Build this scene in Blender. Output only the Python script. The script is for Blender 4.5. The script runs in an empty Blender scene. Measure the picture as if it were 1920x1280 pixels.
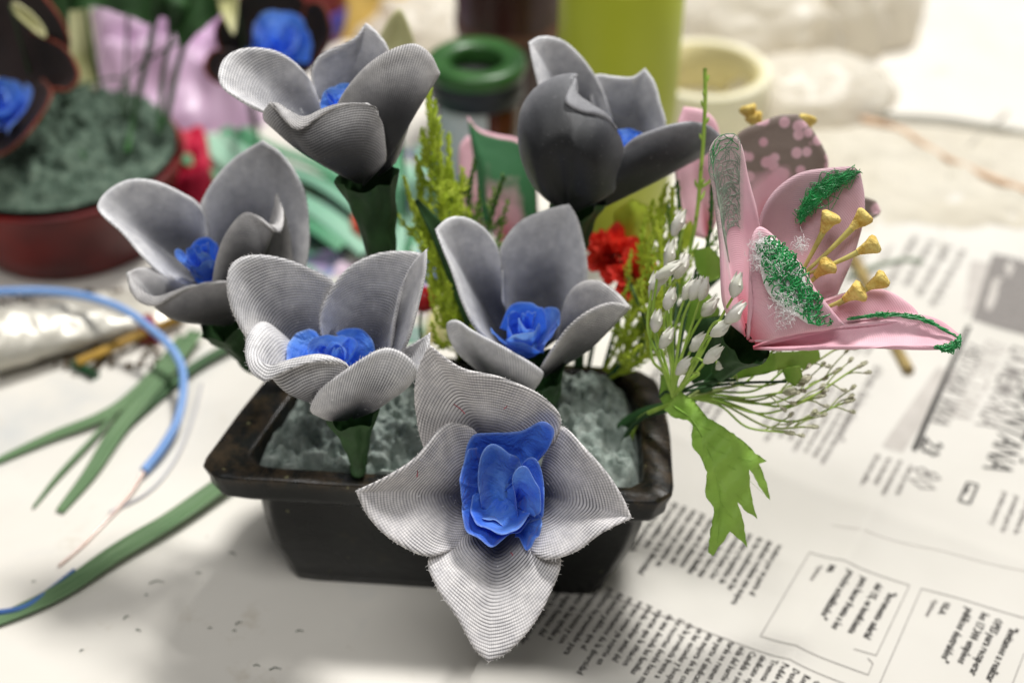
import bpy, bmesh, math, random
from mathutils import Vector, noise, Matrix
S = 0.01                                   # everything below is measured in centimetres, built in metres
sc = bpy.context.scene
col = sc.collection
# ------------------------------------------------------------------ camera
PITCH = math.radians(38); FP = 2600.0
CF = Vector((0, math.cos(PITCH), -math.sin(PITCH))); CU = Vector((0, math.sin(PITCH), math.cos(PITCH))); CR = Vector((1, 0, 0))
CC = Vector((0, -42.5, 39.2))
cam_d = bpy.data.cameras.new('camera'); cam = bpy.data.objects.new('camera', cam_d); col.objects.link(cam)
cam.location = CC * S; cam.rotation_euler = (math.radians(90) - PITCH, 0, 0)
cam_d.sensor_width = 36; cam_d.lens = 36 * FP / 1920; cam_d.clip_start = 0.01; cam_d.clip_end = 50
cam_d.dof.use_dof = True; cam_d.dof.focus_distance = 0.438; cam_d.dof.aperture_fstop = 4.7; cam_d.dof.aperture_blades = 7
sc.camera = cam
# ------------------------------------------------------------------ light
w = bpy.data.worlds.new('World'); sc.world = w; w.use_nodes = True
w.node_tree.nodes['Background'].inputs[0].default_value = (1.0, 0.99, 0.98, 1); w.node_tree.nodes['Background'].inputs[1].default_value = 0.16
def area(name, loc, target, size, power, color):
    l = bpy.data.lights.new(name, 'AREA'); l.shape = 'RECTANGLE'; l.size = size[0]; l.size_y = size[1]; l.energy = power; l.color = color
    o = bpy.data.objects.new(name, l); col.objects.link(o); o.location = Vector(loc)
    o.rotation_euler = (Vector(target) - Vector(loc)).to_track_quat('-Z', 'Y').to_euler(); return o
area('ceiling_lamp', (0.48, 0.80, 1.75), (0.0, 0.0, 0.05), (0.34, 0.22), 45, (1.0, 0.99, 0.97))
area('front_fill', (-0.15, -0.45, 1.45), (0, 0, 0.05), (0.7, 0.5), 8.2, (1.0, 0.995, 0.985))  # unseen soft fill from above the viewer's side, added to light the front petals
sc.view_settings.view_transform = 'Standard'; sc.view_settings.look = 'None'; sc.view_settings.exposure = 0.0
sc.view_settings.gamma = 1; sc.view_settings.use_curve_mapping = False
sc.cycles.max_bounces = 7; sc.cycles.use_denoising = True

# ------------------------------------------------------------------ helpers
R = random.Random(7)
def pix(px, py, d): return CC + d * (CF + CR * ((px - 960) / FP) + CU * ((640 - py) / FP))
def pl(px, py, z=0.0):
    v = CF + CR * ((px - 960) / FP) + CU * ((640 - py) / FP)
    return CC + v * ((z - CC.z) / v.z)
def lin(h):
    h = h.lstrip('#'); o = []
    for i in (0, 2, 4):
        c = int(h[i:i+2], 16) / 255; o.append(c / 12.92 if c <= 0.04045 else ((c + 0.055) / 1.055) ** 2.4)
    return (*o, 1)
def tag(o, label, cat, group=None, kind=None):
    if label: o['label'] = label
    if cat: o['category'] = cat
    if group: o['group'] = group
    if kind: o['kind'] = kind
    return o
def thing(name, label, cat, loc=(0, 0, 0), group=None):
    o = bpy.data.objects.new(name, None); o.empty_display_size = 0.01; col.objects.link(o)
    o.location = Vector(loc) * S; return tag(o, label, cat, group)
def base_of(p):
    b = Vector((0, 0, 0))
    while p is not None: b = b + p.location; p = p.parent
    return b
def obj(name, verts, faces, mat, parent=None, uvs=None, smooth=True):
    me = bpy.data.meshes.new(name); b = base_of(parent)
    me.from_pydata([tuple(Vector(v) * S - b) for v in verts], [], faces)
    me.materials.append(mat)
    if smooth: me.polygons.foreach_set('use_smooth', [True] * len(me.polygons))
    if uvs:
        for nm, lst in uvs.items():
            l = me.uv_layers.new(name=nm)
            for lp in me.loops: l.data[lp.index].uv = lst[lp.vertex_index]
    me.update()
    o = bpy.data.objects.new(name, me); col.objects.link(o); o.parent = parent; return o
class MB:
    def __init__(s): s.v = []; s.f = []; s.uv = []
    def add(s, v, f, uv=None):
        n = len(s.v); s.v += [Vector(a) for a in v]; s.f += [tuple(n + i for i in q) for q in f]
        s.uv += (uv if uv else [(0, 0)] * len(v))
    def grid(s, g, closed_u=False, closed_v=False, uvf=None):
        nr = len(g); nc = len(g[0]); v = [p for r in g for p in r]; f = []
        for i in range(nr - (0 if closed_v else 1)):
            for j in range(nc - (0 if closed_u else 1)):
                a = i * nc + j; b = i * nc + (j + 1) % nc; c = ((i + 1) % nr) * nc + (j + 1) % nc; d = ((i + 1) % nr) * nc + j
                f.append((a, b, c, d))
        s.add(v, f, [uvf(i, j) for i in range(nr) for j in range(nc)] if uvf else None)
    def tube(s, pts, r, n=8, cap=True):
        pts = [Vector(p) for p in pts]; m = len(pts)
        rr = r if isinstance(r, (list, tuple)) else [r] * m
        if len(rr) != m: rr = [rr[0] + (rr[-1] - rr[0]) * i / (m - 1) for i in range(m)]
        g = []; up = Vector((0.3, 0.2, 0.93))
        for i, p in enumerate(pts):
            t = (pts[min(i + 1, m - 1)] - pts[max(i - 1, 0)]); t = t.normalized() if t.length > 1e-9 else Vector((0, 0, 1))
            a = up - t * up.dot(t)
            if a.length < 1e-3: a = t.orthogonal()
            a.normalize(); up = a; b = t.cross(a)
            g.append([p + (a * math.cos(k * 2 * math.pi / n) + b * math.sin(k * 2 * math.pi / n)) * rr[i] for k in range(n)])
        s.grid(g, closed_u=True, uvf=lambda i, j: (j / n, i / (m - 1)))
        if cap:
            k = len(s.v) - m * n; s.f.append(tuple(range(k, k + n))); s.f.append(tuple(range(len(s.v) - 1, len(s.v) - n - 1, -1)))
    def lathe(s, c, prof, n=48, ax=None, lump=0.0):
        c = Vector(c); ax = Vector(ax).normalized() if ax else Vector((0, 0, 1)); a = ax.orthogonal().normalized(); b = ax.cross(a)
        g = []
        for (r, z) in prof:
            row = []
            for k in range(n):
                t = 2 * math.pi * k / n; q = 1 + (lump * noise.noise(Vector((math.cos(t) * 2 + c.x, math.sin(t) * 2 + c.y, z * 3))) if lump else 0)
                row.append(c + ax * z + (a * math.cos(t) + b * math.sin(t)) * r * q)
            g.append(row)
        s.grid(g, closed_u=True, uvf=lambda i, j: (j / n, i / max(1, len(prof) - 1)))
    def ell(s, c, ax, L, r, n=8, m=8, tip=0.0):
        prof = []
        for i in range(m + 1):
            t = i / m; prof.append((r * math.sin(math.pi * t) ** (0.7 + tip * t) + 1e-4, -L / 2 + L * t))
        s.lathe(c, prof, n, ax)
    def build(s, name, mat, parent=None, smooth=True): return obj(name, s.v, s.f, mat, parent, {'UVMap': s.uv}, smooth)
def cr(pts, n, closed=False):
    pts = [Vector(p) for p in pts]; m = len(pts); out = []
    L = [0]
    for i in range(m - 1): L.append(L[-1] + max(1e-6, (pts[i+1] - pts[i]).length ** 0.6))
    def tang(i):
        if i == 0: return (pts[1] - pts[0]) / (L[1] - L[0])
        if i == m - 1: return (pts[-1] - pts[-2]) / (L[-1] - L[-2])
        return (pts[i+1] - pts[i-1]) / (L[i+1] - L[i-1])
    T = [tang(i) for i in range(m)]
    for k in range(n):
        x = L[-1] * k / (n - 1); i = 0
        while i < m - 2 and x > L[i+1]: i += 1
        h = L[i+1] - L[i]; t = (x - L[i]) / h
        out.append(pts[i] * (2*t**3 - 3*t**2 + 1) + T[i] * h * (t**3 - 2*t**2 + t) + pts[i+1] * (-2*t**3 + 3*t**2) + T[i+1] * h * (t**3 - t**2))
    return out
def ppath(pts, n=24): return cr([pix(*p) for p in pts], n)
def gpath(pts, z, n=24): return cr([pl(p[0], p[1], p[2] if len(p) > 2 else z) for p in pts], n)

# ------------------------------------------------------------------ materials
class NT:
    def __init__(s, name):
        s.m = bpy.data.materials.new(name); s.m.use_nodes = True; s.t = s.m.node_tree; s.b = s.t.nodes['Principled BSDF']
    def n(s, typ, **k):
        nd = s.t.nodes.new(typ)
        for a, b in k.items():
            if a.startswith('i_'): nd.inputs[int(a[2:])].default_value = b
            else: setattr(nd, a, b)
        return nd
    def l(s, a, b): s.t.links.new(a, b)
    def math(s, op, a, b=None, c=None, clamp=False):
        nd = s.n('ShaderNodeMath', operation=op); nd.use_clamp = clamp
        for i, x in enumerate((a, b, c)):
            if x is None: continue
            if hasattr(x, 'links') or hasattr(x, 'is_linked'): s.l(x, nd.inputs[i])
            else: nd.inputs[i].default_value = x
        return nd.outputs[0]
    def mix(s, f, a, b):
        nd = s.n('ShaderNodeMix', data_type='RGBA')
        for i, x in ((0, f), (6, a), (7, b)):
            if hasattr(x, 'is_linked'): s.l(x, nd.inputs[i])
            else: nd.inputs[i].default_value = x
        return nd.outputs[2]
    def ramp(s, f, stops):
        nd = s.n('ShaderNodeValToRGB'); e = nd.color_ramp.elements
        while len(e) < len(stops): e.new(0.5)
        for i, (p, c) in enumerate(stops): e[i].position = p; e[i].color = c
        s.l(f, nd.inputs[0]); return nd.outputs[0]
    def noise(s, scale, detail=3, coord=None, rough=0.5, dist=0.0):
        nd = s.n('ShaderNodeTexNoise'); nd.inputs['Scale'].default_value = scale; nd.inputs['Detail'].default_value = detail
        nd.inputs['Roughness'].default_value = rough; nd.inputs['Distortion'].default_value = dist
        s.l(coord if coord else s.obj(), nd.inputs['Vector']); return nd.outputs[0]
    def obj(s):
        if not hasattr(s, '_o'): s._o = s.n('ShaderNodeTexCoord').outputs['Object']
        return s._o
    def uv(s, name):
        u = s.n('ShaderNodeUVMap', uv_map=name); x = s.n('ShaderNodeSeparateXYZ'); s.l(u.outputs[0], x.inputs[0]); return x.outputs[0], x.outputs[1]
    def bump(s, h, strength=0.3, dist=0.001):
        b = s.n('ShaderNodeBump'); b.inputs['Strength'].default_value = strength; b.inputs['Distance'].default_value = dist
        s.l(h, b.inputs['Height']); s.l(b.outputs[0], s.b.inputs['Normal'])
    def set(s, **k):
        for a, v in k.items(): s.b.inputs[a.replace('_', ' ')].default_value = v
    def trans(s, color, f=0.25):
        tr = s.n('ShaderNodeBsdfTranslucent'); mx = s.n('ShaderNodeMixShader', i_0=f)
        if hasattr(color, 'is_linked'): s.l(color, tr.inputs[0])
        else: tr.inputs[0].default_value = color
        s.l(s.b.outputs[0], mx.inputs[1]); s.l(tr.outputs[0], mx.inputs[2])
        s.l(mx.outputs[0], s.t.nodes['Material Output'].inputs[0])
def plain(name, c1, c2=None, scale=60, rough=0.6, spec=0.4, metal=0.0, bump=0.0, bscale=None, detail=4, trans=0, coat=0, lo=0.35, hi=0.65):
    m = NT(name); c1 = lin(c1) if isinstance(c1, str) else c1; c2 = (lin(c2) if isinstance(c2, str) else c2) if c2 else tuple(x * 0.8 for x in c1[:3]) + (1,)
    nz = m.noise(scale, detail); c = m.ramp(nz, [(lo, c1), (hi, c2)]); m.l(c, m.b.inputs['Base Color'])
    m.set(Roughness=rough, Metallic=metal); m.b.inputs['Specular IOR Level'].default_value = spec; m.b.inputs['Coat Weight'].default_value = coat
    if bump: m.bump(m.noise(bscale or scale * 3, 5), bump, 0.002)
    if trans: m.trans(c, trans)
    return m.m
def nylon(name, light, mid, dark, contrast=1.0, v0=0.0, v1=0.6, basec='#23242c', fq=8.6):
    m = NT(name); x, y = m.uv('Thread'); u, v = m.uv('Petal')
    w1 = m.noise(90, 2); wob = m.math('MULTIPLY_ADD', m.noise(38, 3), 0.22, m.math('MULTIPLY_ADD', w1, 0.10, y))
    fine = m.noise(900, 2)
    st = m.math('SINE', m.math('MULTIPLY', wob, 2 * math.pi * fq)); st = m.math('MULTIPLY_ADD', st, 0.5, 0.5)
    st = m.math('POWER', st, 2.2)
    ct = m.math('SINE', m.math('MULTIPLY', m.math('MULTIPLY_ADD', w1, 0.05, x), 2 * math.pi * 11.5)); ct = m.math('MULTIPLY_ADD', ct, 0.5, 0.5); ct = m.math('POWER', ct, 3.0)
    # lines widen where the stretched mesh gathers near the foot of the petal
    gath = m.n('ShaderNodeMapRange', i_1=v0, i_2=v1, i_3=1.0, i_4=0.42); m.l(v, gath.inputs[0])
    g = gath.outputs[0]
    patch = m.ramp(m.noise(70, 3), [(0.35, (0.25,)*3 + (1,)), (0.65, (1, 1, 1, 1))])
    pb = m.n('ShaderNodeSeparateColor'); m.l(patch, pb.inputs[0])
    sm = m.math('MULTIPLY', m.math('MULTIPLY', st, m.math('MULTIPLY_ADD', g, 0.9, 0.35)), pb.outputs[0])
    sm = m.math('MULTIPLY', sm, contrast, clamp=True)
    cm = m.math('MULTIPLY', ct, 0.24 * contrast)
    blot = m.noise(45, 4)
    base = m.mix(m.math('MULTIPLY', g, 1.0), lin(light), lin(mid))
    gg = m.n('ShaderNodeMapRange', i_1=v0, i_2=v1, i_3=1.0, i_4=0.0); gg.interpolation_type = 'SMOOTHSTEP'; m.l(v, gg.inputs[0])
    base = m.mix(gg.outputs[0], lin(light), lin(mid))  # paler towards the rim: light falling on the edges is put into the colour
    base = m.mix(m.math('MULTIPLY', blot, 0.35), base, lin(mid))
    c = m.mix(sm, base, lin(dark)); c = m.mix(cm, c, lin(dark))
    g2 = m.n('ShaderNodeMapRange', i_1=v0, i_2=v1 * 0.75, i_3=0.95, i_4=0.0); g2.interpolation_type = 'SMOOTHSTEP'; m.l(m.math('MULTIPLY_ADD', blot, 0.12, m.math('SUBTRACT', v, 0.06)), g2.inputs[0])  # darkens the foot: dark dye together with shade painted into the colour
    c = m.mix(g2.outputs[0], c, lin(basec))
    grn = m.ramp(m.noise(260, 5, rough=.7), [(.3, (.74, .74, .76, 1)), (.7, (1.14, 1.13, 1.12, 1))]); mg = m.n('ShaderNodeMix', data_type='RGBA', blend_type='MULTIPLY'); mg.inputs[0].default_value = 1; m.l(c, mg.inputs[6]); m.l(grn, mg.inputs[7]); c = mg.outputs[2]
    gl = m.n('ShaderNodeMapRange', i_1=0.66, i_2=0.78, i_3=0.0, i_4=0.55 if contrast > 1 else 0.08); m.l(fine, gl.inputs[0])
    c = m.mix(gl.outputs[0], c, (0.85, 0.84, 0.84, 1))  # tiny thread glints painted as pale specks in the colour
    m.l(c, m.b.inputs['Base Color']); m.set(Roughness=0.45); m.b.inputs['Specular IOR Level'].default_value = 0.55; m.b.inputs['Sheen Weight'].default_value = 0.28; m.b.inputs['Sheen Roughness'].default_value = 0.4
    h = m.math('ADD', m.math('MULTIPLY', st, -1.0), m.math('MULTIPLY', fine, 0.8)); m.bump(h, 0.22, 0.0004)
    return m.m
M = {}
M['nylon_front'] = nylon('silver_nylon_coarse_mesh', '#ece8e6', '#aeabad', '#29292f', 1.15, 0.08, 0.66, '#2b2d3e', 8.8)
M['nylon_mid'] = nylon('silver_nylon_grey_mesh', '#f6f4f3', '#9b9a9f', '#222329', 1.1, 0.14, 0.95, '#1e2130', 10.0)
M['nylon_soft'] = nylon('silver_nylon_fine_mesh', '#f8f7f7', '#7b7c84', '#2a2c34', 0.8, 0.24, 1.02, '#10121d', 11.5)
M['nylon_under'] = nylon('silver_nylon_ribbed_dark_foot', '#f2eeea', '#757477', '#222227', 0.95, 0.34, 1.25, '#08090c', 11.5)  # for petals seen from outside: dark dye plus painted shade below
M['nylon_dark'] = nylon('silver_nylon_dark_foot', '#dddcdf', '#474a52', '#1d1e24', 0.6, 0.5, 1.42, '#050608', 13.0)  # outside of the upper right flower; near-black foot is dye and painted shade
def blue_mat(nm='blue_fabric', ca='#3c7cf0', cb='#74acf8'):
    m = NT(nm); u, v = m.uv('Petal')
    nz = m.noise(120, 3); w1 = m.noise(2200, 1)
    c = m.ramp(nz, [(0.35, lin(ca)), (0.7, lin(cb))])
    e = m.n('ShaderNodeMapRange', i_1=0.93, i_2=1.0, i_3=0, i_4=0.55); m.l(v, e.inputs[0])
    c = m.mix(e.outputs[0], c, lin('#b5d0fa')); c = m.mix(m.math('MULTIPLY', w1, 0.25), c, lin('#3f7ce6'))
    m.l(c, m.b.inputs['Base Color']); m.set(Roughness=0.55); m.b.inputs['Sheen Weight'].default_value = 0.2
    cw = m.noise(95, 4, rough=.55, dist=1.2); m.bump(m.math('ADD', m.math('MULTIPLY', cw, 6.0), m.math('MULTIPLY', w1, .25)), 0.55, 0.0012); m.trans(c, 0.35); return m.m
M['blue'] = blue_mat(); M['blue_light'] = blue_mat('pale_blue_fabric', '#5c9cf4', '#9cc6fa'); M['blue_deep'] = blue_mat('deep_blue_fabric', '#2a64dc', '#4f8cf2')
def pink_mat(name, mode):
    m = NT(name); x, y = m.uv('Thread'); u, v = m.uv('Petal')
    pink = m.ramp(m.noise(60, 3), [(0.3, lin('#f3c6d0')), (0.7, lin('#e3a9b8'))])
    c = pink
    lace = m.n('ShaderNodeTexVoronoi', feature='DISTANCE_TO_EDGE'); lace.inputs['Scale'].default_value = 560 if mode != 'holes' else 190; m.l(m.obj(), lace.inputs['Vector'])
    lm = m.n('ShaderNodeMapRange', i_1=0.05, i_2=0.16, i_3=1, i_4=0); m.l(lace.outputs[0], lm.inputs[0])
    if mode == 'tip':
        fb = m.noise(420, 2, dist=2.5); lm = m.n('ShaderNodeMapRange', i_1=0.02, i_2=0.05, i_3=1, i_4=0); m.l(m.math('ABSOLUTE', m.math('SUBTRACT', fb, 0.5)), lm.inputs[0])
        a = m.n('ShaderNodeMapRange', i_1=0.52, i_2=0.6, i_3=0, i_4=1); m.l(m.math('MULTIPLY_ADD', m.noise(120, 2), 0.25, m.math('SUBTRACT', v, 0.12)), a.inputs[0])
        b = m.n('ShaderNodeMapRange', i_1=0.17, i_2=0.25, i_3=1, i_4=0); m.l(m.math('ABSOLUTE', m.math('SUBTRACT', u, 0.42)), b.inputs[0])
        k = m.math('MULTIPLY', a.outputs[0], b.outputs[0])
        c = m.mix(m.math('MULTIPLY', k, 0.6), c, lin('#b3aea4')); c = m.mix(m.math('MULTIPLY', k, m.math('MULTIPLY', lm.outputs[0], 0.35)), c, lin('#6d8a70'))
    if mode == 'holes':
        k = m.n('ShaderNodeMapRange', i_1=0.38, i_2=0.55, i_3=0, i_4=1); m.l(m.math('MULTIPLY_ADD', m.noise(90, 2), 0.2, m.math('SUBTRACT', v, 0.1)), k.inputs[0])
        spot = m.n('ShaderNodeTexVoronoi'); spot.inputs['Scale'].default_value = 210; m.l(m.obj(), spot.inputs['Vector'])
        lm2 = m.n('ShaderNodeMapRange', i_1=0.34, i_2=0.5, i_3=0, i_4=1); m.l(spot.outputs[0], lm2.inputs[0])
        c = m.mix(m.math('MULTIPLY', k.outputs[0], m.math('MULTIPLY_ADD', lm2.outputs[0], 0.75, 0.2)), c, lin('#7c6f62'))
    if mode == 'veil':
        k = m.n('ShaderNodeMapRange', i_1=0.3, i_2=0.45, i_3=0, i_4=0.5); m.l(m.math('MULTIPLY_ADD', m.noise(90, 2), 0.3, m.math('SUBTRACT', v, 0.2)), k.inputs[0])
        c = m.mix(k.outputs[0], c, lin('#a48f92'))
    if mode == 'greenedge':
        k = m.n('ShaderNodeMapRange', i_1=0.35, i_2=0.6, i_3=0, i_4=1); m.l(m.math('MULTIPLY_ADD', m.noise(150, 2), 0.35, m.math('SUBTRACT', v, 0.17)), k.inputs[0])
        e = m.n('ShaderNodeMapRange', i_1=0.955, i_2=0.97, i_3=1, i_4=0); m.l(v, e.inputs[0])
        c = m.mix(m.math('MULTIPLY', k.outputs[0], e.outputs[0]), c, lin('#2f7040'))
    rb = m.n('ShaderNodeMapRange', i_1=0.02, i_2=0.26, i_3=0.8, i_4=0); m.l(v, rb.inputs[0]); c = m.mix(rb.outputs[0], c, lin('#cf3d55'))
    m.l(c, m.b.inputs['Base Color']); m.set(Roughness=0.6); m.b.inputs['Sheen Weight'].default_value = 0.3
    wv = m.math('SINE', m.math('MULTIPLY', y, 2 * math.pi * 14)); m.bump(m.math('ADD', wv, m.math('MULTIPLY', m.noise(900, 2), 2)), 0.16, 0.0003); m.trans(c, 0.12)
    return m.m
for k in ('plain', 'tip', 'holes', 'veil', 'greenedge'): M['pink_' + k] = pink_mat('pink_fabric_' + k, k)
M['stem'] = plain('green_stem_tape', '#2f5a2a', '#1f3f1e', 80, 0.6, bump=0.2)
M['calyx'] = plain('dark_green_leaf_tape', '#2f5527', '#15300f', 60, 0.65, bump=0.25)
def fibrous(name, a, b):
    m = NT(name); x, y = m.uv('UVMap'); cv = m.n('ShaderNodeCombineXYZ'); m.l(m.math('MULTIPLY', x, 9.0), cv.inputs[0]); m.l(m.math('MULTIPLY', y, 1.2), cv.inputs[1]); nz = m.noise(4, 4, cv.outputs[0]); n2 = m.noise(60, 4)
    c = m.ramp(nz, [(0.35, lin(a)), (0.62, lin(b))]); c = m.mix(m.math('MULTIPLY', n2, .4), c, lin(b)); m.l(c, m.b.inputs['Base Color']); m.set(Roughness=.6); m.bump(nz, .3, .0006); return m.m
M['blade'] = fibrous('green_ribbon_leaf', '#7f9a70', '#476a40')
M['blade_dark'] = fibrous('dark_green_ribbon_leaf', '#4b6e42', '#2b4a28')
M['leaf'] = plain('bright_green_fabric_leaf', '#abcf5c', '#93bd4c', 50, 0.6, bump=0.15, bscale=900, trans=0.3)
M['fern'] = plain('yellow_green_plastic_fern', '#d6e552', '#b2c93c', 120, 0.5, trans=0.2)
M['fern_dark'] = plain('dark_green_plastic_fern', '#7b9a3c', '#4f7029', 120, 0.5, trans=0.1)
M['sprig'] = plain('fresh_green_plastic_sprig', '#bcd767', '#9cc04a', 120, 0.45, trans=0.2)
M['sprig_olive'] = plain('olive_green_plastic_sprig', '#bcc984', '#a3b268', 120, 0.5, trans=0.2)
M['bud'] = plain('white_plastic_bud', '#eeeae2', '#dcdccb', 200, 0.4, trans=0.2)
M['bud_olive'] = plain('pale_olive_bud', '#cfcdb6', '#b6b692', 200, 0.5, trans=0.2)
M['stamen'] = plain('yellow_stamen_filament', '#ccc274', '#b0a656', 200, 0.55)
M['anther'] = plain('yellow_anther', '#e6cf78', '#d0ad50', 300, 0.7, bump=0.6, bscale=700)
M['lace'] = plain('green_glossy_thread', '#1f9a4c', '#157a3a', 300, 0.3, spec=0.7)
M['lint'] = plain('white_lint', '#f0eeec', '#e4e0de', 500, 0.9)
M['red_thread'] = plain('dark_red_thread', '#8c2434', '#701c2a', 300, 0.7)
def foam_mat(name, a, b, dk):
    m = NT(name); n1 = m.noise(180, 5, rough=0.65); n2 = m.noise(55, 3)
    c = m.ramp(n1, [(0.3, lin(dk)), (0.5, lin(b)), (0.7, lin(a))]); c = m.mix(m.math('MULTIPLY', n2, 0.4), c, lin(b))
    m.l(c, m.b.inputs['Base Color']); m.set(Roughness=0.95); m.b.inputs['Specular IOR Level'].default_value = 0.1
    m.bump(m.noise(900, 6, rough=0.75), 1.0, 0.0018); return m.m
M['foam'] = foam_mat('floral_foam_blue_green', '#dbe2d9', '#b4c1b8', '#52635a')
M['foam_far'] = foam_mat('floral_foam_grey_green', '#93a592', '#6c8070', '#26382c')
def pot_mat():
    m = NT('dark_glazed_ceramic'); n1 = m.noise(60, 6, rough=0.7); n2 = m.noise(25, 3)
    c = m.ramp(n1, [(0.35, lin('#0a0b0c')), (0.62, lin('#121513')), (0.78, lin('#2e281d'))])
    sx = m.n('ShaderNodeSeparateXYZ'); m.l(m.obj(), sx.inputs[0])
    top = m.n('ShaderNodeMapRange', i_1=0.054, i_2=0.0585, i_3=0, i_4=1); m.l(sx.outputs[2], top.inputs[0])
    soil = m.ramp(m.noise(110, 6, rough=0.75), [(0.42, (0, 0, 0, 1)), (0.6, (1, 1, 1, 1))]); sp = m.n('ShaderNodeSeparateColor'); m.l(soil, sp.inputs[0])
    c = m.mix(m.math('MULTIPLY', top.outputs[0], m.math('MULTIPLY', sp.outputs[0], 0.6)), c, lin('#4c3e2c'))
    specks = m.ramp(m.noise(260, 2), [(0.72, (0, 0, 0, 1)), (0.76, (1, 1, 1, 1))]); s2 = m.n('ShaderNodeSeparateColor'); m.l(specks, s2.inputs[0])
    c = m.mix(m.math('MULTIPLY', s2.outputs[0], 0.6), c, lin('#8d8a64'))
    m.l(c, m.b.inputs['Base Color']); m.l(m.ramp(n2, [(0.3, (0.18,)*3 + (1,)), (0.7, (0.42,)*3 + (1,))]), m.b.inputs['Roughness']); m.b.inputs['Specular IOR Level'].default_value = 0.35
    m.bump(n1, 0.25, 0.002); return m.m
M['pot'] = pot_mat()
def table_mat():
    m = NT('worn_cream_tabletop'); n1 = m.noise(4, 5, rough=0.6, dist=0.5); n2 = m.noise(28, 5, rough=0.7); n3 = m.noise(120, 2)
    c = m.ramp(n1, [(0.3, lin('#dcd6cb')), (0.5, lin('#e3ded4')), (0.7, lin('#d3cfc6'))])
    st = m.ramp(n2, [(0.6, (0, 0, 0, 1)), (0.8, (1, 1, 1, 1))]); s = m.n('ShaderNodeSeparateColor'); m.l(st, s.inputs[0])
    c = m.mix(m.math('MULTIPLY', s.outputs[0], 0.7), c, lin('#b3a488'))
    st = m.ramp(m.noise(11, 4, rough=0.6), [(0.55, (0, 0, 0, 1)), (0.72, (1, 1, 1, 1))]); s = m.n('ShaderNodeSeparateColor'); m.l(st, s.inputs[0])
    c = m.mix(m.math('MULTIPLY', s.outputs[0], 0.4), c, lin('#a4aeb6'))
    sp = m.ramp(n3, [(0.76, (0, 0, 0, 1)), (0.79, (1, 1, 1, 1))]); s = m.n('ShaderNodeSeparateColor'); m.l(sp, s.inputs[0])
    c = m.mix(m.math('MULTIPLY', s.outputs[0], 0.6), c, lin('#74705f'))
    m.l(c, m.b.inputs['Base Color']); m.set(Roughness=0.42); m.bump(n2, 0.08, 0.001); return m.m
M['table'] = table_mat()
M['paper'] = plain('newsprint_paper', '#d5d1c9', '#cbc7be', 9, 0.85, bump=0.08, bscale=30)
M['ink'] = plain('newsprint_ink', '#3c3a38', '#343230', 400, 0.9)
M['ink_grey'] = plain('newsprint_grey_ink', '#7d7874', '#8b8682', 400, 0.9)
M['ink_light'] = plain('newsprint_pale_ink', '#b7b1aa', '#c2bcb5', 100, 0.9)
# ------------------------------------------------------------------ ground: the table top
def hgt(x, y): 
    u_ = x * 0.857 - y * 0.515; f = 0.16 * math.exp(-abs(u_ - 14.0) / .5) + 0.12 * math.exp(-abs(x * .5 + y * .87 - 4.2) / .6)
    return 0.05 + 0.22 * (noise.noise(Vector((x * 0.11, y * 0.11, 3.1))) + 0.6) + 0.05 * (1 - abs(noise.noise(Vector((x * 0.3, y * 0.2, 1.0)))) * 3) + f
o = obj('tabletop', [(-150, -80, 0), (150, -80, 0), (150, 170, 0), (-150, 170, 0)], [(0, 1, 2, 3)], M['table'], smooth=False); tag(o, 'worn cream tabletop with faint stains', None, kind='structure')

# ------------------------------------------------------------------ newspaper
E1 = Vector((-0.50, -0.866, 0)).normalized(); E2 = Vector((-E1.y, E1.x, 0))      # reading direction, and the letters' up = E2
news = thing('newspaper', 'open newspaper page with printed columns lying under the dark pot', 'newspaper', (10, 0, 0))
corners = [Vector((-4.6, -20)), Vector((8.0, 13.4)), Vector((23.5, 20.5)), Vector((52, -4)), Vector((40, -40))]
def in_poly(x, y, P):
    k = False
    for i in range(len(P)):
        a = P[i]; b = P[i-1]
        if (a.y > y) != (b.y > y) and x < (b.x - a.x) * (y - a.y) / (b.y - a.y) + a.x: k = not k
    return k
def ptop(u): return corners[1].lerp(corners[2], u / .35) if u < .35 else corners[2].lerp(corners[3], (u - .35) / .65)
pg = []
for i in range(170):
    v = (i / 169); row = []
    for j in range(200):
        u = (j / 199) ** 1.15; p = corners[0].lerp(corners[4], u).lerp(ptop(u), v); row.append(Vector((p.x, p.y, hgt(p.x, p.y))))
    pg.append(row)
m_ = MB(); m_.grid(pg); pv = m_.v; pf = m_.f
obj('page', pv, pf, M['paper'], news)
ink = {'ink': MB(), 'ink_grey': MB(), 'ink_light': MB()}
def txt(s, px, py, size, mat='ink', ang=0.0, squash=0.86, start=None, offset=0.0):
    cu = bpy.data.curves.new('t', 'FONT'); cu.body = s; cu.size = size; cu.resolution_u = 1; cu.offset = offset + .006
    ob = bpy.data.objects.new('t', cu); me = ob.to_mesh()
    p0 = pl(px, py, 0.12) if start is None else start
    e1 = Matrix.Rotation(math.radians(ang), 3, 'Z') @ E1; e2 = Vector((-e1.y, e1.x, 0))
    vs = []
    for v in me.vertices:
        q = p0 + e1 * (v.co.x * squash) + e2 * v.co.y; vs.append(Vector((q.x, q.y, hgt(q.x, q.y) + 0.022)))
    ink[mat].add(vs, [tuple(p.vertices) for p in me.polygons])
    ob.to_mesh_clear(); bpy.data.objects.remove(ob); bpy.data.curves.remove(cu)
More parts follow.
